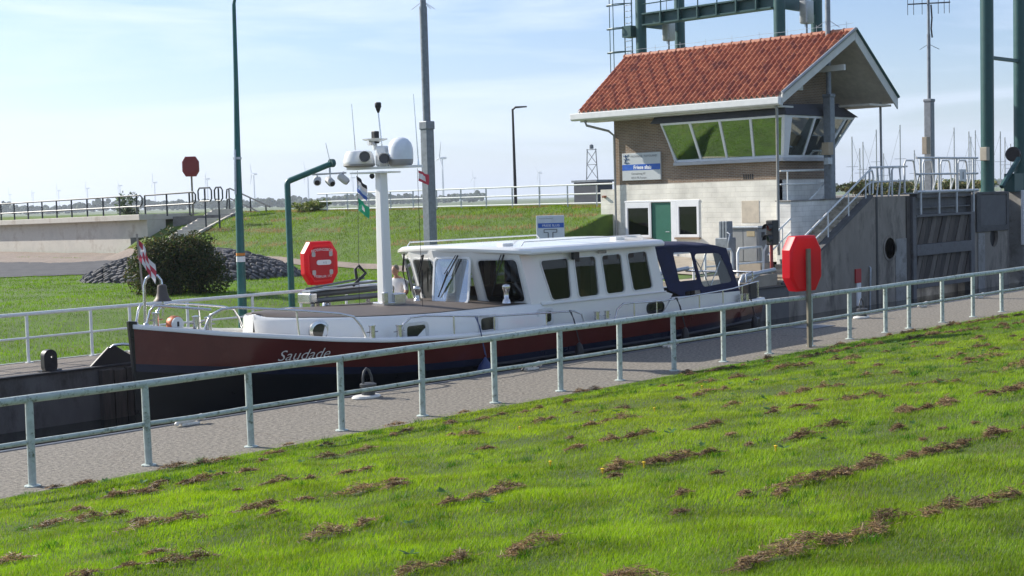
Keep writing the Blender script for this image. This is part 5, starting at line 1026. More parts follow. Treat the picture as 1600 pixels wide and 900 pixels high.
g = G(); g.bx(42.7, 43.4, 12.55, 13.85, .75, 2.05); g.build('body', CG, cb, bev=.015); g = G(); g.bx(42.62, 43.45, 12.5, 13.9, 2.05, 2.13); g.build('roof', GALV, cb, bev=.015); g = G(); g.bx(42.685, 42.7, 12.62, 13.2, .82, 2.0); d1 = g.build('door', CG, cb, bev=.006); g = G(); g.bx(42.685, 42.7, 13.23, 13.8, .82, 2.0); g.build('door', CG, cb, bev=.006); g = G(); g.bx(42.675, 42.684, 12.7, 13.05, 1.75, 1.95); g.build('label_plate', M('label_tan', (.4, .33, .2), .6), d1); g = G(); g.bx(42.9, 43.1, 12.535, 12.55, 1.7, 1.9); g.build('lock', BLACK, cb); g = G(); g.bx(42.65, 43.45, 12.45, 13.95, .3, .75); g.build('plinth', M('plinth_tan', (.42, .36, .28), .9), cb)
t = thing('service_post', (41.6, 13.2, .2), 'blue grey ribbed service post behind the canopy', 'post')
g = G(); [g.bx(41.4, 41.75, 13.02 + k * .13, 13.13 + k * .13, .2, 2.35) for k in range(3)]; g.build('upper_post', GREYP, t, bev=.02); g = G(); g.bx(41.3, 41.85, 12.95, 13.5, .2, 1.75); g.build('lower_box', GREYP, t, bev=.03); g = G(); g.tube([(41.3, 12.95, 1.2), (41.2, 12.85, 1.55), (41.25, 12.8, 1.9), (41.3, 12.95, 1.95)], .03, 6); g.build('hook', GALV, t, smooth=60)
g = G(); g.bx(37.2, 42.3, 11.5, 12.9, .005, .42); g.bx(38.5, 42.3, 12.9, 14.2, .006, .30); tag(g.build('quay_platform', M('tan_paving', (.36, .31, .24), .9, var=.15, bump=.3)), 'raised tan paved platform on the far quay near the stairs', 'platform')
# lock plan sign on the lawn
sp = thing('plan_sign', (34.8, 15.7, .4), 'white sign with lock plan and blue band behind the cabin roof', 'sign')
u = Vector((.69, -.724, 0)); c = Vector((34.8, 15.7, 0)); n_ = Vector((-.724, -.69, 0))
def sgn(a, z, d=0): return c + u * a + Vector((0, 0, z)) + n_ * d
g = G(); g.prism([sgn(-.48, 1.25), sgn(.48, 1.25), sgn(.48, 2.78), sgn(-.48, 2.78)], (0, 0, 0), -n_ * .06); g.build('board', M('sign_pale', (.60, .64, .70), .5), sp, bev=.02)
g = G(); g.prism([sgn(-.42, 2.36, .004), sgn(.46, 2.36, .004), sgn(.46, 2.52, .004), sgn(-.42, 2.52, .004)], (0, 0, 0), n_ * .004); g.build('blue_band', MATS['sign_blue'], sp)
lettering('FRIESE SLUIS', .11, lambda a, b: sgn(a + .02, 2.40 + b, .012), WT, sp); lettering('Provincie Flevoland', .06, lambda a, b: sgn(a - .15, 2.66 + b, .006), GT, sp)
g = G()
for a0_, z0_, a1_, z1_ in ((-.22, 2.2, -.08, 2.2), (-.08, 2.2, -.08, 1.3), (.08, 1.3, .08, 2.2), (.08, 2.2, .22, 2.2), (-.08, 1.95, .08, 1.95), (-.08, 1.6, .08, 1.6), (-.22, 2.3, .22, 2.3), (-.22, 2.3, -.22, 2.2), (.22, 2.3, .22, 2.2)):
    g.tube([sgn(a0_, z0_, .006), sgn(a1_, z1_, .006)], .012, 4)
g.build('plan_lines', BLACK, sp)
for s_ in (-.35, .35): g = G(); p = sgn(s_, 0, -.08); g.tube([(p.x, p.y, .3), (p.x, p.y, 2.7)], .03, 8); g.build('leg', GALV, sp)

# ------------------------------------------------------------------ lift gate towers
def tower(name, yy, label, dx=0):
    t = thing(name, (60.3, yy, 3.06), label, 'tower')
    for x in (58.75 + dx, 62.2 + dx): g = G(); g.lathe([(.34, 3.06), (.34, 3.12), (.29, 3.13), (.29, 15.5)], (x, yy, 0), 20); g.build('column', GREEND, t, smooth=50)
    g = G(); g.bx(58.98 + dx, 61.95 + dx, yy - .08, yy + .08, 9.05 if yy < 15 else 12.4, 9.2 if yy < 15 else 13.0); g.build('tie_beam', GREEND, t)
    return t
tw1 = tower('lift_gate_tower', 11.62, 'pair of green steel columns rising from the gate pier at right', .95)
g = G(); g.tube([(61.1, 11.6, 3.3), (62.5, 11.4, 4.6)], .12, 6); g.bx(61.8, 62.8, 11.3, 11.8, 3.06, 3.9); g.build('brace', GREEND, tw1); g = G(); g.lathe([(.35, 0), (.35, .15)], (62.5, 11.7, 4.8), 16, 'x'); g.build('sheave', BLACK, tw1)
g = G(); g.bx(59.15, 59.45, 11.4, 11.72, 4.5, 5.1); g.build('lamp_box', M('box_cream', (.42, .38, .3), .6), tw1, bev=.02)
tw2 = tower('lift_gate_tower', 21.85, 'pair of dark green columns behind the ridge near the right verge')
tw3 = tower('lift_gate_tower', 30.55, 'pair of dark green columns with caged ladder left of the roof ridge')
bm = thing('lift_gate_beam', (58.75, 26, 12.4), 'green girder with walkway railing between the lift gate columns', 'girder')
g = G(); g.bx(58.45, 59.05, 22.15, 30.25, 12.42, 12.5); g.bx(58.7, 58.8, 22.15, 30.25, 12.5, 13.0); g.bx(58.45, 59.05, 22.15, 30.25, 13.0, 13.08); g.build('girder', GREEND, bm)
for y in np.arange(23, 30.2, 1.2): g = G(); g.bx(58.4, 58.7, y - .04, y + .04, 12.45, 13.05); g.build('stiffener', GREEND, bm); g = G(); g.tube([(58.5, y, 13.08), (58.5, y, 14.1)], .035, 6); g.build('rail_post', GREEND, bm)
for z in (13.55, 14.1): g = G(); g.tube([(58.5, 22.2, z), (58.5, 30.2, z)], .03, 6); g.build('rail', GREEND, bm)
def cw(y, label):
    t = thing('counterweight', (60.2, y, 12), label, 'counterweight'); g = G(); g.loft([[(60.2 + a * k, y + b * k, z) for a, b in rrect(.66, .5, .12, 3)] for z, k in ((11.68, .85), (11.74, 1), (12.8, 1))]); g.build('body', GALV, t, smooth=40); g = G(); g.tube([(60.2, y, 9.4), (60.2, y, 11.68)], .05, 6); g.tube([(60.05, y, 11.5), (60.05, y, 14)], .02, 5); g.build('cable', GREYP, t)
cw(29.8, 'grey counterweight hanging under the girder above the left of the roof'); cw(21.2, 'grey counterweight hanging beside the columns at the right of roof')
ca = thing('cage_ladder', (58.6, 31.8, 9), 'caged steel ladder beside the left green column', 'ladder')
for y in (31.05, 31.55): g = G(); g.tube([(58.6, y, 8), (58.6, y, 15)], .035, 6); g.build('stile', GREEND, ca)
for z in np.arange(8.2, 15, .32): g = G(); g.tube([(58.6, 31.05, z), (58.6, 31.55, z)], .02, 5); g.build('rung', GALV, ca)
for z in np.arange(8.6, 15, 1.28): g = G(); g.tube([(58.6 + .0, 31.0, z)] + [(58.6 - .55 * math.sin(a) * .9, 31.3 + .25 + .45 - .7 * math.cos(a), z) for a in np.linspace(.2, 2.94, 9)] + [(58.6, 31.6, z)], .03, 5); g.build('cage_hoop', GREEND, ca)
for y in (32.1, 32.35): g = G(); g.tube([(58.3, y, 8), (58.3, y, 15)], .025, 5); g.build('cage_bar', GREEND, ca)
g = G(); g.bx(58.3, 59.0, 30.9, 31.5, 11.9, 12.5); g.build('platform', GREEND, ca)

# ------------------------------------------------------------------ person on the far quay
pm = bpy.data.meshes.new('person')
J = [((0, 0, .42), .16), ((0, -.05, .6), .155), ((0, -.09, .79), .175), ((0, -.12, .93), .13), ((0, -.16, 1.02), .055), ((0, -.2, 1.08), .06),
     ((-.21, -.1, .9), .08), ((-.3, -.24, .66), .052), ((-.18, -.46, .54), .04), ((-.14, -.54, .52), .04),
     ((.21, -.1, .9), .08), ((.31, -.2, .66), .052), ((.2, -.42, .52), .04), ((.16, -.5, .5), .04),
     ((-.11, -.02, .38), .11), ((-.15, -.36, .13), .075), ((-.13, .06, .07), .05), ((-.13, .18, .05), .04),
     ((.11, -.02, .38), .11), ((.15, -.36, .13), .075), ((.13, .06, .07), .05), ((.13, .18, .05), .04)]
E_ = [(0, 1), (1, 2), (2, 3), (3, 4), (4, 5), (3, 6), (6, 7), (7, 8), (8, 9), (3, 10), (10, 11), (11, 12), (12, 13), (0, 14), (14, 15), (15, 16), (16, 17), (0, 18), (18, 19), (19, 20), (20, 21)]
pm.from_pydata([j[0] for j in J], E_, []); po = bpy.data.objects.new('person', pm); col.objects.link(po)
po.modifiers.new('skin', 'SKIN'); po.modifiers.new('sub', 'SUBSURF').levels = 2; po.modifiers['sub'].render_levels = 2
for v, j in zip(pm.skin_vertices[0].data, J): v.radius = (j[1], j[1] * (.72 if abs(j[0][0]) < .05 and j[1] > .1 else 1))
pm.skin_vertices[0].data[0].use_root = True
dg = bpy.context.evaluated_depsgraph_get(); bm_ = bpy.data.meshes.new_from_object(po.evaluated_get(dg)); bpy.data.objects.remove(po)
SKIN = M('skin', (.46, .26, .18), .6, var=.06); SHIRT = M('tshirt_white', (.70, .70, .70), .9, var=.05, bump=.2, bs=9); SHORT = M('shorts_grey', (.12, .13, .15), .9); SHOE = M('shoe_dark', (.03, .03, .03), .7)
for m_ in (SKIN, SHIRT, SHORT, SHOE): bm_.materials.append(m_)
for p in bm_.polygons:
    c = p.center; ar = abs(c.x) > .19
    p.material_index = 3 if c.y > .1 and c.z < .12 else 1 if .46 <= c.z < .985 and not (ar and c.z < .72) and c.y > -.30 else 2 if c.z < .46 and not (c.z < .2 and c.y > -.1) else 0
bm_.shade_smooth(); pe = bpy.data.objects.new('person', bm_); col.objects.link(pe); pe.location = (21.4, 8.3, .62); pe.rotation_euler = (0, 0, R_(-78))
tag(pe, 'person in white t-shirt crouching on the far side deck behind the mast', 'person')
def ell(g, c, r, n=14, m=10, sq=1.0):
    prof = [(max(.001, math.sin(math.pi * k / m)), -math.cos(math.pi * k / m)) for k in range(m + 1)]
    o = len(g.v); g.lathe(prof, (0, 0, 0), n); g.v[o:] = [(c[0] + a * r[0], c[1] + b * r[1], c[2] + d * r[2]) for a, b, d in g.v[o:]]
def sub(g, nm, mat): o = g.build(nm, mat, pe, world=False, smooth=60); return o
g = G(); ell(g, (0.000, -0.210, 1.170), (.078, .098, .12)); ell(g, (0.000, -0.308, 1.155), (.014, .022, .022)); [ell(g, (s_ * .08, -.2, 1.16), (.012, .022, .032)) for s_ in (-1, 1)]; ell(g, (0.000, -0.290, 1.110), (.03, .012, .008)); sub(g, 'head', SKIN)
g = G(); ell(g, (0.000, -0.185, 1.210), (.084, .098, .10)); sub(g, 'hair', M('hair_grey', (.16, .15, .14), .8)); g = G(); [ell(g, (s_ * .03, -.298, 1.175), (.011, .008, .007)) for s_ in (-1, 1)]; sub(g, 'eyes', BLACK)
g = G()
for s_, hx in ((-1, (-.14, -.56, .515)), (1, (.16, -.52, .495))):
    for k in range(4): q = Vector(hx) + Vector((s_ * (-.03 + k * .02), -.01, 0)); g.tube([q, q + Vector((0, -.045, -.005)), q + Vector((0, -.075 + .008 * abs(k - 1), -.03)), q + Vector((0, -.07, -.05))], [.0095, .009, .008, .006], 6)
    q = Vector(hx) + Vector((-s_ * .035, .02, 0)); g.tube([q, q + Vector((-s_ * .025, -.03, -.01)), q + Vector((-s_ * .02, -.06, -.02))], [.011, .01, .007], 6)
sub(g, 'fingers', SKIN)
# ------------------------------------------------------------------ vegetation
def tri_mesh(name, V, cols, mat, per=3, **k):
    """V (n*per,3) vertices of n separate faces with per corners; cols (n,3)"""
    n = len(V) // per; me = bpy.data.meshes.new(name); me.vertices.add(len(V)); me.vertices.foreach_set('co', np.ascontiguousarray(V, np.float32).ravel())
    me.loops.add(len(V)); me.loops.foreach_set('vertex_index', np.arange(len(V), dtype=np.int32)); me.polygons.add(n); me.polygons.foreach_set('loop_start', np.arange(0, len(V), per, dtype=np.int32))
    at_ = me.attributes.new('leafcol', 'FLOAT_COLOR', 'POINT'); c4 = np.ones((len(V), 4), np.float32); c4[:, :3] = np.repeat(cols, per, 0); at_.data.foreach_set('color', c4.ravel())
    me.update(calc_edges=True); me.validate(); me.materials.append(mat); o = bpy.data.objects.new(name, me); col.objects.link(o); return tag(o, **k)
def leaf_mat(name, tr=.35, rough=.55):
    m = bpy.data.materials.new(name); m.use_nodes = True; n, l = m.node_tree.nodes, m.node_tree.links; p = n['Principled BSDF']; a = n.new('ShaderNodeAttribute'); a.attribute_name = 'leafcol'
    l.new(a.outputs[0], p.inputs['Base Color']); p.inputs['Roughness'].default_value = rough; p.inputs['Specular IOR Level'].default_value = .3
    t = n.new('ShaderNodeBsdfTranslucent'); h = n.new('ShaderNodeHueSaturation'); h.inputs['Value'].default_value = 1.5; h.inputs['Saturation'].default_value = 1.1; l.new(a.outputs[0], h.inputs['Color']); l.new(h.outputs[0], t.inputs[0])
    s = n.new('ShaderNodeMixShader'); s.inputs[0].default_value = tr; l.new(p.outputs[0], s.inputs[1]); l.new(t.outputs[0], s.inputs[2]); l.new(s.outputs[0], n['Material Output'].inputs[0]); MATS[name] = m; return m
LEAF, BLADE = leaf_mat('leaf'), leaf_mat('grass_blade', .5, .5)
def vnoise(x, y, s, seed=0):
    r = np.random.default_rng(seed); T_ = r.random((64, 64)); x = x / s; y = y / s; i = np.floor(x).astype(int); j = np.floor(y).astype(int); fx_, fy_ = x - i, y - j; fx_ = fx_ * fx_ * (3 - 2 * fx_); fy_ = fy_ * fy_ * (3 - 2 * fy_); g_ = lambda a, b: T_[a % 64, b % 64]
    return g_(i, j) * (1 - fx_) * (1 - fy_) + g_(i + 1, j) * fx_ * (1 - fy_) + g_(i, j + 1) * (1 - fx_) * fy_ + g_(i + 1, j + 1) * fx_ * fy_
def blades(x, y, z, h, w, cols, lean, name, per_lean=None, **k):
    n = len(x); a = RNG.uniform(0, 2 * math.pi, n); b = RNG.uniform(0, 2 * math.pi, n); ln = lean * h * RNG.uniform(.2, 1, n)
    P0 = np.stack([x - np.cos(a) * w / 2, y - np.sin(a) * w / 2, z - .01], 1); P1 = np.stack([x + np.cos(a) * w / 2, y + np.sin(a) * w / 2, z - .01], 1)
    P2 = np.stack([x + np.cos(b) * ln + (per_lean[0] if per_lean else 0) * h, y + np.sin(b) * ln + (per_lean[1] if per_lean else 0) * h, z + h], 1)
    return tri_mesh(name, np.stack([P0, P1, P2], 1).reshape(-1, 3), cols, BLADE, 3, **k)
# near bank: density falls with distance from where one stands
def near_pts(n):
    r = 7.0 + 35 * RNG.random(n) ** 1.4; th = RNG.uniform(R_(16), R_(74), n); x = r * np.cos(th); y = -16 + r * np.sin(th)
    k = (y < -.12 + .2 * vnoise(x, y, .25, 31) - .1) & (y > -15.5); return x[k], y[k], r[k]
# dry mown clippings lie in rows along the bank
clump = []
for row, (y0_, dens) in enumerate(((3.2, .9), (1.2, 1.0), (-.8, .75), (-2.7, .7), (-4.4, .6), (-6.1, .8), (-8.1, .95), (-10.45, 1.3), (-12.2, 1.35))):
    x = 3.5; run = 0
    while x < 36:
        if run <= 0: x += RNG.gamma(1.3, .55) / dens; run = RNG.integers(1, 4 if dens < .9 else 6)
        else: x += RNG.uniform(.16, .34)
        run -= 1; yy2 = y0_ - .2 * (x - 10) + RNG.normal(0, .10)
        if -15 < yy2 < -.45: clump.append((x, yy2, RNG.uniform(.06, .14) * (1.35 if RNG.random() < .25 else 1)))
for x in np.arange(6, 34, .8):
    if RNG.random() < .45: clump.append((x + RNG.normal(0, .3), -.3 - abs(RNG.normal(0, .14)), RNG.uniform(.05, .13)))
for _ in range(95): clump.append((RNG.uniform(5, 30), RNG.uniform(-11, -.6), RNG.uniform(.03, .085)))
clump = np.array(clump)
def inclump(x, y):
    m = np.zeros(len(x)); 
    for cx, cy, cs in clump: d2 = ((x - cx) / (cs * 1.3)) ** 2 + ((y - cy) / (cs * .8)) ** 2; np.maximum(m, np.exp(-d2), out=m)
    return m
x, y, r = near_pts(1550000)
v1, v2, v3 = vnoise(x, y, 1.6, 1), vnoise(x, y, .35, 2), vnoise(x, y, 5, 3)
ic = inclump(x, y); keep = ic < .85; x, y, r, v1, v2, v3 = (q[keep] for q in (x, y, r, v1, v2, v3))
n = len(x); h = (.013 + .022 * RNG.random(n)) * (.6 + .5 * v1 + .5 * v2) * (1 + .012 * r); w = (.0036 + .003 * RNG.random(n)) * (.7 + r * .055)
h *= np.clip((-y - .0) / .6, .45, 1)
t_ = RNG.random(n); base = np.stack([(.086 + .045 * v1 + .05 * v3 + .055 * t_), .192 + .06 * v1 + .05 * t_, .018 + .016 * t_], 1) * (.5 + .75 * v2 + .25 * v3)[:, None]
dry = t_ > .965; base[dry] = np.array((.30, .25, .10)) * (.6 + .5 * RNG.random(dry.sum()))[:, None]
blades(x, y, Hnear(x, y), h, w, base, .75, 'near_grass', per_lean=(.18, -.25), label='bright green mown grass on the near bank', cat='grass', kind='stuff')
# coarser darker tussocks
tx_, ty_ = RNG.uniform(5, 30, 520), RNG.uniform(-12, -.3, 520); m = 46; x = np.repeat(tx_, m) + RNG.normal(0, .05, 520 * m); y = np.minimum(np.repeat(ty_, m) + RNG.normal(0, .035, 520 * m), -.1); n = len(x); s_ = np.repeat(RNG.uniform(.5, 1.25, 520), m)
blades(x, y, Hnear(x, y), (.03 + .05 * RNG.random(n)) * s_, np.full(n, .007) * (.7 + np.hypot(x, y + 16) * .04), np.array((.05, .125, .016)) * (.6 + .9 * RNG.random(n))[:, None], 1.0, 'grass_tussocks', label='coarser darker grass tussocks on the near bank', cat='grass', kind='stuff')
# clippings: short dry stalks heaped in mats
X_, Y_, Z_, A_, L_, Wd, Cc = [], [], [], [], [], [], []
for cx, cy, cs in clump:
    m = int(2100 * cs * (1 if math.hypot(cx, cy + 16) < 17 else .55)); ang = RNG.normal(-.2, .35); aa = RNG.normal(0, cs * .72, m); bb = RNG.normal(0, cs * .22, m) + .25 * cs * np.sin(aa / cs * 3 + cx * 9); px2 = cx + aa * math.cos(ang) - bb * math.sin(ang); py2 = cy + aa * math.sin(ang) + bb * math.cos(ang)
    d = np.exp(-(aa / cs) ** 2 - (bb / (cs * .5)) ** 2) * (.4 + .9 * vnoise(px2, py2, .07, 41)); X_.append(px2); Y_.append(py2); Z_.append(Hnear(px2, py2) + .03 + d * cs * .6 * RNG.random(m)); dk = RNG.uniform(.8, 1.35)
    c_ = np.array(((.19, .125, .07), (.29, .21, .12), (.075, .05, .034)))[RNG.choice(3, m, p=(.45, .3, .25))] * (dk * (.7 + .6 * RNG.random(m)))[:, None]; Cc.append(c_)
X_, Y_, Z_, Cc = np.concatenate(X_), np.concatenate(Y_), np.concatenate(Z_), np.concatenate(Cc); n = len(X_)
a = RNG.uniform(0, 6.283, n); el = RNG.normal(.12, .35, n); ln = RNG.uniform(.03, .085, n); rr_ = np.hypot(X_, Y_ + 16); wd = .0035 * (.8 + rr_ * .06)
dx, dy, dz = np.cos(a) * np.cos(el) * ln, np.sin(a) * np.cos(el) * ln, np.sin(el) * ln; C0 = np.stack([X_, Y_, Z_], 1); D = np.stack([dx, dy, dz], 1); Pn = np.stack([-np.sin(a), np.cos(a), np.full(n, .8)], 1) * (wd / 1.2)[:, None]
tri_mesh('mown_clippings', np.stack([C0 - D / 2 - Pn / 2, C0 - D / 2 + Pn / 2, C0 + D / 2 + Pn * .35, C0 + D / 2 - Pn * .35], 1).reshape(-1, 4, 3).reshape(-1, 3), Cc, BLADE, 4, label='clumps of dry brown mown grass lying in rows on the near bank', cat='cut grass', kind='stuff')
# broad-leaved weeds and dandelions
wx, wy = RNG.uniform(6, 26, 70), RNG.uniform(-9.5, -.8, 70); V, Cl = [], []
for cx, cy in zip(wx, wy):
    for k in range(9):
        a_ = RNG.uniform(0, 6.283); L = RNG.uniform(.04, .09); z0 = float(Hnear(cx, cy)) + .035; d = np.array((math.cos(a_), math.sin(a_), RNG.uniform(.1, .5))) * L; s_ = np.array((-math.sin(a_), math.cos(a_), 0)) * L * .3; p = np.array((cx, cy, z0)); V += [p, p + d * .5 + s_, p + d, p + d * .5 - s_]; Cl.append(np.array((.07, .15, .035)) * RNG.uniform(.7, 1.3))
tri_mesh('bank_weeds', np.array(V), np.array(Cl), LEAF, 4, label='small broad-leaved weeds among the near bank grass', cat='weeds', kind='stuff')
g = G()
for cx, cy in ((9.9, -6.9), (9.4, -8.0), (9.75, -8.2), (12.6, -3.9), (14.5, -4.6), (17.5, -3.2), (11, -8.8)):
    g.lathe([(.004, -.05), (.012, 0), (.02, .008), (.004, .014)], (cx, cy, float(Hnear(cx, cy)) + .06), 7)
g.build('dandelion_heads', M('dandelion_yellow', (.75, .5, .02), .7), label='tiny yellow dandelion heads in the near grass', cat='flowers', kind='stuff')
# far lawn and dike grass
n0 = 330000; fx2 = RNG.uniform(10, 52, n0); fy2 = 13.5 + 48 * RNG.random(n0) ** 1.25
k = (np.degrees(np.arctan2(fy2 + 16, fx2)) > 38) & (np.degrees(np.arctan2(fy2 + 16, fx2)) < 67.5)
k &= ~((fy2 < 21.9) & (fx2 > 44.5)); k &= ~((fx2 > 36) & (fy2 < 22.0) & (fx2 > 44))
px3 = np.interp(fy2, [20.5, 24, 30, 36, 50, 62], [34.6, 35.2, 36.3, 36.9, 38, 38.6]); px4 = np.interp(fy2, [20.5, 24, 30, 36, 50, 57], [36.6, 36.6, 37.6, 38.3, 39.4, 41.8]); k &= ~((fx2 > px3) & (fx2 < px4) & (fy2 > 20.5))
k &= ~((fy2 > 37.6 + (31.9 - fx2) * .56) & (fx2 < 32)) & ~((fy2 > 37.5 + (fx2 - 31.9) * 1.42) & (fx2 >= 31.9) & (fx2 < 38)); k &= ~((fy2 > 52) & (fx2 > 41.5))
mu = (fx2 - MC[0]) * mdir[0] + (fy2 - MC[1]) * mdir[1]; mv = (fx2 - MC[0]) * mnrm[0] + (fy2 - MC[1]) * mnrm[1]; k &= (mu / 4.7) ** 2 + (mv / 3.3) ** 2 > 1
x, y = fx2[k], fy2[k]; n = len(x); r = np.hypot(x, y + 16); v1, v2 = vnoise(x, y, 2.2, 5), vnoise(x, y, .7, 6)
bank = np.clip((x - 38) / 2, 0, 1) * (y > 21); rows_ = np.clip(np.sin((x - 38) * 2.9 + 1.2 * vnoise(x, y, 3, 9)) * 1.6 - .35, 0, 1) * bank * (vnoise(x, y, 1.3, 8) > .42)
h = (.035 + .05 * RNG.random(n)) * (.6 + .8 * v1) * (1 + bank * .5) ; w = .010 * (.5 + r * .03)
t_ = RNG.random(n); base = np.stack([.082 + .045 * v1 + .04 * t_, .195 + .06 * v1, .010 + .012 * t_], 1) * (.65 + .5 * v2)[:, None]
base = base * (1 - rows_[:, None]) + rows_[:, None] * np.array((.27, .19, .09)) * (.6 + .6 * t_)[:, None]; base[:, 1] *= 1 - .12 * bank
blades(x, y, Hfar(x, y), h, w, base, .8, 'lawn_grass', label='green grass of the far lawn and dike slope', cat='grass', kind='stuff')

def leafcloud(name, lobes, nleaf, size, palette, parent, seed=1):
    r = np.random.default_rng(seed); V, Cl = [], []
    wts = np.array([l[1][0] * l[1][1] * l[1][2] for l in lobes]); wts = wts / wts.sum()
    for (c, s), q in zip(lobes, wts):
        m = int(nleaf * q); d = r.normal(size=(m, 3)); d /= np.linalg.norm(d, axis=1)[:, None]; rad = r.random(m) ** .32 * (1 + .16 * np.sin(d[:, 0] * 7 + c[1]) * np.cos(d[:, 2] * 6 + c[0]))
        P = np.array(c) + d * rad[:, None] * np.array(s); a = r.normal(size=(m, 3)); a /= np.linalg.norm(a, axis=1)[:, None]; b = np.cross(a, r.normal(size=(m, 3))); b /= np.linalg.norm(b, axis=1)[:, None]; L = size * r.uniform(.6, 1.4, m)[:, None]
        V.append(np.stack([P - a * L, P + b * L * .45, P + a * L, P - b * L * .45], 1).reshape(-1, 3)); pc = np.array(palette)[r.choice(len(palette), m)] * r.uniform(.6, 1.3, (m, 1)); Cl.append(pc)
    V = np.concatenate(V); off = Vector((0, 0, 0)); q = parent
    while q is not None: off += Vector(q.location); q = q.parent
    o = tri_mesh(name, V - np.array(off), np.concatenate(Cl), LEAF, 4); o.parent = parent; return o
sh = thing('shrub', (24.3, 22.6, .4), 'large dark evergreen shrub clipped roundish in front of the stone mound', 'shrub')
lob = [((24.3, 22.6, 1.25), (1.15, 1.15, 1.0)), ((24.0, 22.9, 1.9), (.95, .95, .75)), ((24.8, 22.1, 1.8), (.9, .9, .8)), ((24.5, 22.3, 2.25), (.8, .8, .55)), ((23.7, 23.2, 1.5), (.75, .75, .8)), ((25.1, 21.8, 1.2), (.7, .7, .8)), ((23.75, 23.0, 2.4), (.5, .5, .45)), ((24.9, 22.0, 2.6), (.5, .5, .35)), ((24.2, 22.6, 2.75), (.35, .35, .4))]
lob += [((24.4 + RNG.uniform(-1, 1), 22.6 + RNG.uniform(-1, 1), RNG.uniform(1.6, 2.9)), (.22, .22, .34)) for _ in range(4)]
lob = [((c_[0], c_[1], .4 + (c_[2] - .4) * .86), s_) for c_, s_ in lob]
leafcloud('crown', lob, 24000, .05, ((.035, .055, .018), (.05, .075, .02), (.022, .04, .014), (.10, .10, .03), (.075, .06, .025)), sh, 3)
BARK = M('bark', (.09, .07, .05), .9, var=.3, vs=8)
g = G(); [g.tube([(24.3, 22.6, .3), (24.3 + a * .4, 22.6 + b * .4, 1.2), (24.3 + a, 22.6 + b, 2.2)], [.07, .045, .015], 6) for a, b in ((.5, -.4), (-.5, .4), (.1, .2), (-.2, -.5), (.5, .5))]; g.build('trunk', BARK, sh)
def bush(name, c, s, n, size, pal, label, cat, seed, trunk=.05):
    t = thing(name, (c[0], c[1], c[2] - s[2]), label, cat); r = np.random.default_rng(seed)
    lo = [((c[0] + r.uniform(-.6, .6) * s[0], c[1] + r.uniform(-.6, .6) * s[1], c[2] + r.uniform(-.5, .6) * s[2]), (s[0] * r.uniform(.3, .6), s[1] * r.uniform(.3, .6), s[2] * r.uniform(.3, .6))) for _ in range(6)]
    leafcloud('crown', lo, n, size, pal, t, seed); g = G(); [g.tube([(c[0], c[1], c[2] - s[2] - .3), (l[0][0] * .5 + c[0] * .5, l[0][1] * .5 + c[1] * .5, c[2] - s[2] * .3), l[0]], [trunk, trunk * .6, trunk * .2], 5) for l in lo]; g.build('trunk', BARK, t); return t
bush('sapling', (49, 67.2, 3.55), (1.1, 1.1, 1.0), 420, .13, ((.07, .10, .05), (.10, .13, .07), (.05, .07, .04)), 'small sparse leafy sapling behind the bridge railing', 'tree', 11, .06)
bush('crest_shrub', (47.2, 44.6, 3.25), (1.0, 1.3, .42), 900, .10, ((.13, .17, .04), (.09, .13, .03), (.19, .2, .06)), 'yellow green low shrub growing on the dike crest', 'shrub', 12, .03)
for i, (x, y) in enumerate(((58, 20.3), (60.5, 18.8), (63.5, 18.5), (66, 18), (68, 17))):
    bush('reed_bush', (x, y, 3.3), (1.7, 1.7, .5), 2200, .09, ((.16, .17, .07), (.10, .14, .05), (.26, .22, .12)), ('leafy green bush behind the stair head', 'yellowish bush behind the lock head railing', 'reedy bush left of the tall mast', 'low bush behind the lock gate walkway', 'pale bush beside the right green column')[i], 'bush', 20 + i, .03)

# ------------------------------------------------------------------ far things
AZ = lambda px: YAW - math.atan((px - 800) / FPX)
def polar(px, dist): a = AZ(px); return dist * math.cos(a) / math.cos(a - YAW), -16 + dist * math.sin(a) / math.cos(a - YAW)
TW_ = M('turbine_white', (.62, .65, .68), .5)
def turbine(px, dist, hub, label, ph):
    x, y = polar(px, dist); t = thing('wind_turbine', (x, y, .2), label, 'wind turbine', 'wind turbines on the horizon'); ax = Vector((math.sin(YAW), -math.cos(YAW), 0)) ; fwv = Vector((math.cos(YAW), math.sin(YAW), 0)); axis = (ax * .92 + fwv * .39).normalized()
    g = G(); g.tube([(x, y, 0), (x, y, hub)], [2.6, 1.5], 10); g.build('tower', TW_, t, smooth=60)
    h = Vector((x, y, hub + 1.5)); g = G(); g.tube([h - axis * 5, h - axis * 3, h + axis * 7, h + axis * 9], [1, 2.4, 2.6, 1.6], 8); g.build('nacelle', TW_, t, smooth=60)
    side = axis.cross(Vector((0, 0, 1))).normalized(); hb_ = h - axis * 6
    for k in range(3):
        a = ph + k * 2.0944; d = Vector((0, 0, 1)) * math.cos(a) + side * math.sin(a); q = axis * .7; R0 = hub * .40
        g = G(); g.tube([hb_, hb_ + d * R0 * .2, hb_ + d * R0], [1.1, 1.5, .35], 6); g.build('blade', TW_, t, smooth=60)
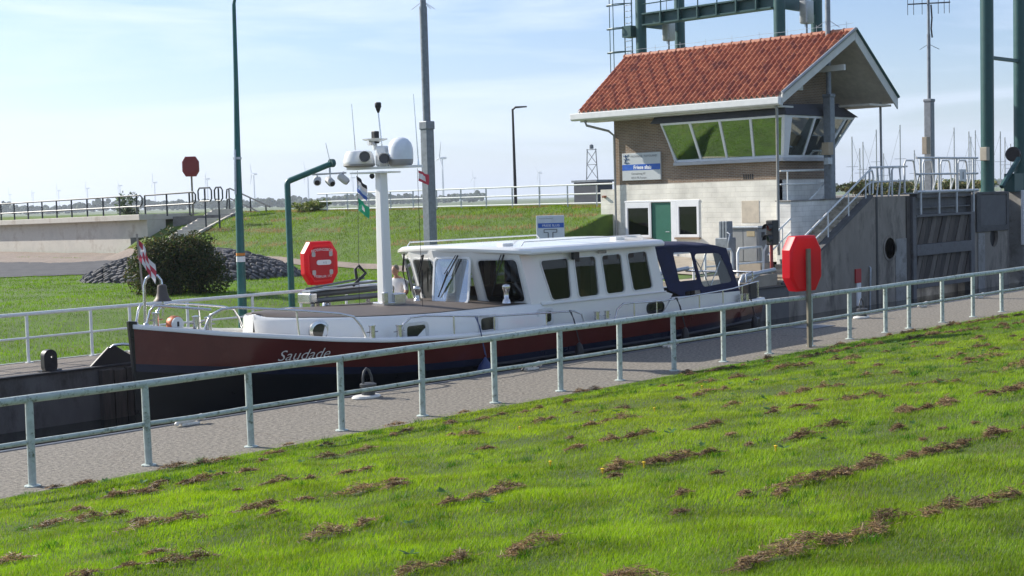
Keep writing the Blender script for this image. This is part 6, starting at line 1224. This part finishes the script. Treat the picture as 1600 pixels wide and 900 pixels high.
for i, (px, dist, label, hub) in enumerate(((697, 2750, 'nearest wind turbine just right of the grey mast behind wheelhouse', 86), (403, 3700, 'wind turbine just right of the tall green lamp post', 86), (330, 4150, 'wind turbine just left of the tall green lamp post', 86), (248, 4500, 'wind turbine behind the bridge railing left of red box', 86), (194, 4900, 'second wind turbine left of the red box on post', 86), (143, 5300, 'third wind turbine left of the red box on post', 86), (98, 5700, 'wind turbine above the sapling behind the bridge', 86), (58, 6100, 'faint wind turbine left of the sapling', 86), (22, 6500, 'faintest wind turbine at the left edge of picture', 86), (487, 3650, 'wind turbine behind the bent camera pole', 86), (557, 4600, 'wind turbine behind the flags at the mast', 86), (746, 5400, 'small wind turbine left of the thin street lamp', 86), (848, 4700, 'wind turbine right of the thin street lamp', 86))):
    turbine(px, dist, hub, label, i * 1.3 + .35)
# wood along the horizon
V, F = [], []
ico = []
ph_ = (1 + 5 ** .5) / 2
IV = np.array([(-1, ph_, 0), (1, ph_, 0), (-1, -ph_, 0), (1, -ph_, 0), (0, -1, ph_), (0, 1, ph_), (0, -1, -ph_), (0, 1, -ph_), (ph_, 0, -1), (ph_, 0, 1), (-ph_, 0, -1), (-ph_, 0, 1)]) / math.hypot(1, ph_)
IF = [(0, 11, 5), (0, 5, 1), (0, 1, 7), (0, 7, 10), (0, 10, 11), (1, 5, 9), (5, 11, 4), (11, 10, 2), (10, 7, 6), (7, 1, 8), (3, 9, 4), (3, 4, 2), (3, 2, 6), (3, 6, 8), (3, 8, 9), (4, 9, 5), (2, 4, 11), (6, 2, 10), (8, 6, 7), (9, 8, 1)]
r = np.random.default_rng(5); gw_ = G()
for px in np.arange(-500, 2100, 2.6):
    hN = vnoise(np.array([px]), np.array([3.]), 90, 21)[0] * .75 + vnoise(np.array([px]), np.array([9.]), 22, 22)[0] * .45
    if 760 < px < 990: hN -= .42
    if hN < .28: continue
    dist = r.uniform(1500, 2100); x, y = polar(px + r.uniform(-2, 2), dist); H_ = 5 + 13 * hN * r.uniform(.7, 1.1)
    for k in range(5):
        s_ = r.uniform(2.2, 4.2); c = np.array((x + r.normal(0, 3.5), y + r.normal(0, 3.5), H_ * r.uniform(.25, .95)))
        gw_.add((c + IV * s_ * r.uniform(.75, 1.2, (12, 1)) * np.array((1, 1, .9))).tolist(), IF)
gw_.build('far_wood', M('far_foliage', (.05, .075, .035), .95, var=.4, vs=.05), kind='stuff', label='far-off line of trees along the horizon', cat='wood')
# masts of moored sailing boats beyond the lock head
MG = M('mast_alloy', (.30, .32, .34), .4, metal=.5)
for i, (px, top, dist) in enumerate(((1335, 214, 165), (1347, 232, 180), (1352, 222, 172), (1373, 203, 170), (1384, 240, 190), (1410, 196, 168), (1432, 235, 185), (1494, 200, 175), (1517, 206, 172), (1520, 214, 176), (1527, 204, 182), (1566, 206, 170), (1573, 215, 178), (1582, 225, 186))):
    x, y = polar(px, dist); zt = 3.4 + (306 - .028 * (px - 800) + 4 - top) / FPX * dist
    t = thing('sailboat_mast', (x, y, .2), ('boat mast with stay just right of the house porch post', 'short boat mast near the porch post', 'second boat mast beyond the porch post', 'tall boat mast above the stair railing', 'short thin boat mast above the stair railing', 'tallest boat mast left of the grey fork antenna mast', 'short boat mast beside the grey fork antenna mast', 'lone boat mast right of the fork antenna mast', 'left of three close boat masts by the green column', 'middle of three close boat masts by the green column', 'right of three close boat masts by the green column', 'boat mast left of two between the green columns', 'right boat mast between the green columns', 'shortest boat mast between the green columns')[i], 'boat mast', 'masts in the marina')
    g = G(); g.tube([(x, y, .2), (x, y, zt)], .075, 5); g.build('spar', MG, t); g = G(); q = Vector((math.sin(YAW), -math.cos(YAW), 0)); s_ = (-1) ** i; g.tube([(x, y, zt - .3), (x + q.x * s_ * 2.6, y + q.y * s_ * 2.6, 1)], .018, 4); g.build('stay', MG, t); g = G(); zz2 = .2 + (zt - .2) * .62; g.tube([(x - q.x * .7, y - q.y * .7, zz2), (x + q.x * .7, y + q.y * .7, zz2)], .03, 4); g.build('spreader', MG, t)
# small things beyond the crest
t = thing('pump_house', (60, 35.3, 1), 'dark box with lattice tower beyond the railing left of the house', 'pump house')
g = G(); g.bx(59.4, 60.8, 34.5, 36.2, .2, 4.2); g.build('box', M('dark_blue_box', (.05, .06, .075), .6), t); g = G(); g.bx(59.3, 60.9, 34.4, 36.3, 4.2, 4.32); g.build('lid', GREYP, t)
g = G()
for y_ in (34.9, 35.75): g.tube([(60, y_, 4.3), (60, (y_ - 35.32) * .75 + 35.32, 6.1)], .03, 5)
for z0_, z1_ in ((4.4, 5.2), (5.2, 6.0)): g.tube([(60, 34.92, z0_), (60, 35.66, z1_)], .02, 4); g.tube([(60, 35.7, z0_), (60, 34.98, z1_)], .02, 4)
for z in (5.2, 6.05): g.tube([(60, 34.95, z), (60, 35.7, z)], .025, 4)
g.lathe([(.12, 6.1), (.12, 6.3), (.05, 6.35)], (60, 35.32, 0), 8); g.build('lattice_tower', GREYP, t)
hz = G(); hz.bx(-9300, 9300, -9300, 9300, -6, 140); hm = bpy.data.materials.new('haze_air'); hm.use_nodes = True; _n, _l = hm.node_tree.nodes, hm.node_tree.links; _n.remove(_n['Principled BSDF'])
vp = _n.new('ShaderNodeVolumePrincipled'); vp.inputs['Color'].default_value = (.82, .9, 1, 1); vp.inputs['Density'].default_value = .00018; vp.inputs['Anisotropy'].default_value = .3; _l.new(vp.outputs[0], _n['Material Output'].inputs['Volume'])
HAZE = True
if HAZE: hz.build('haze', hm, kind='stuff')
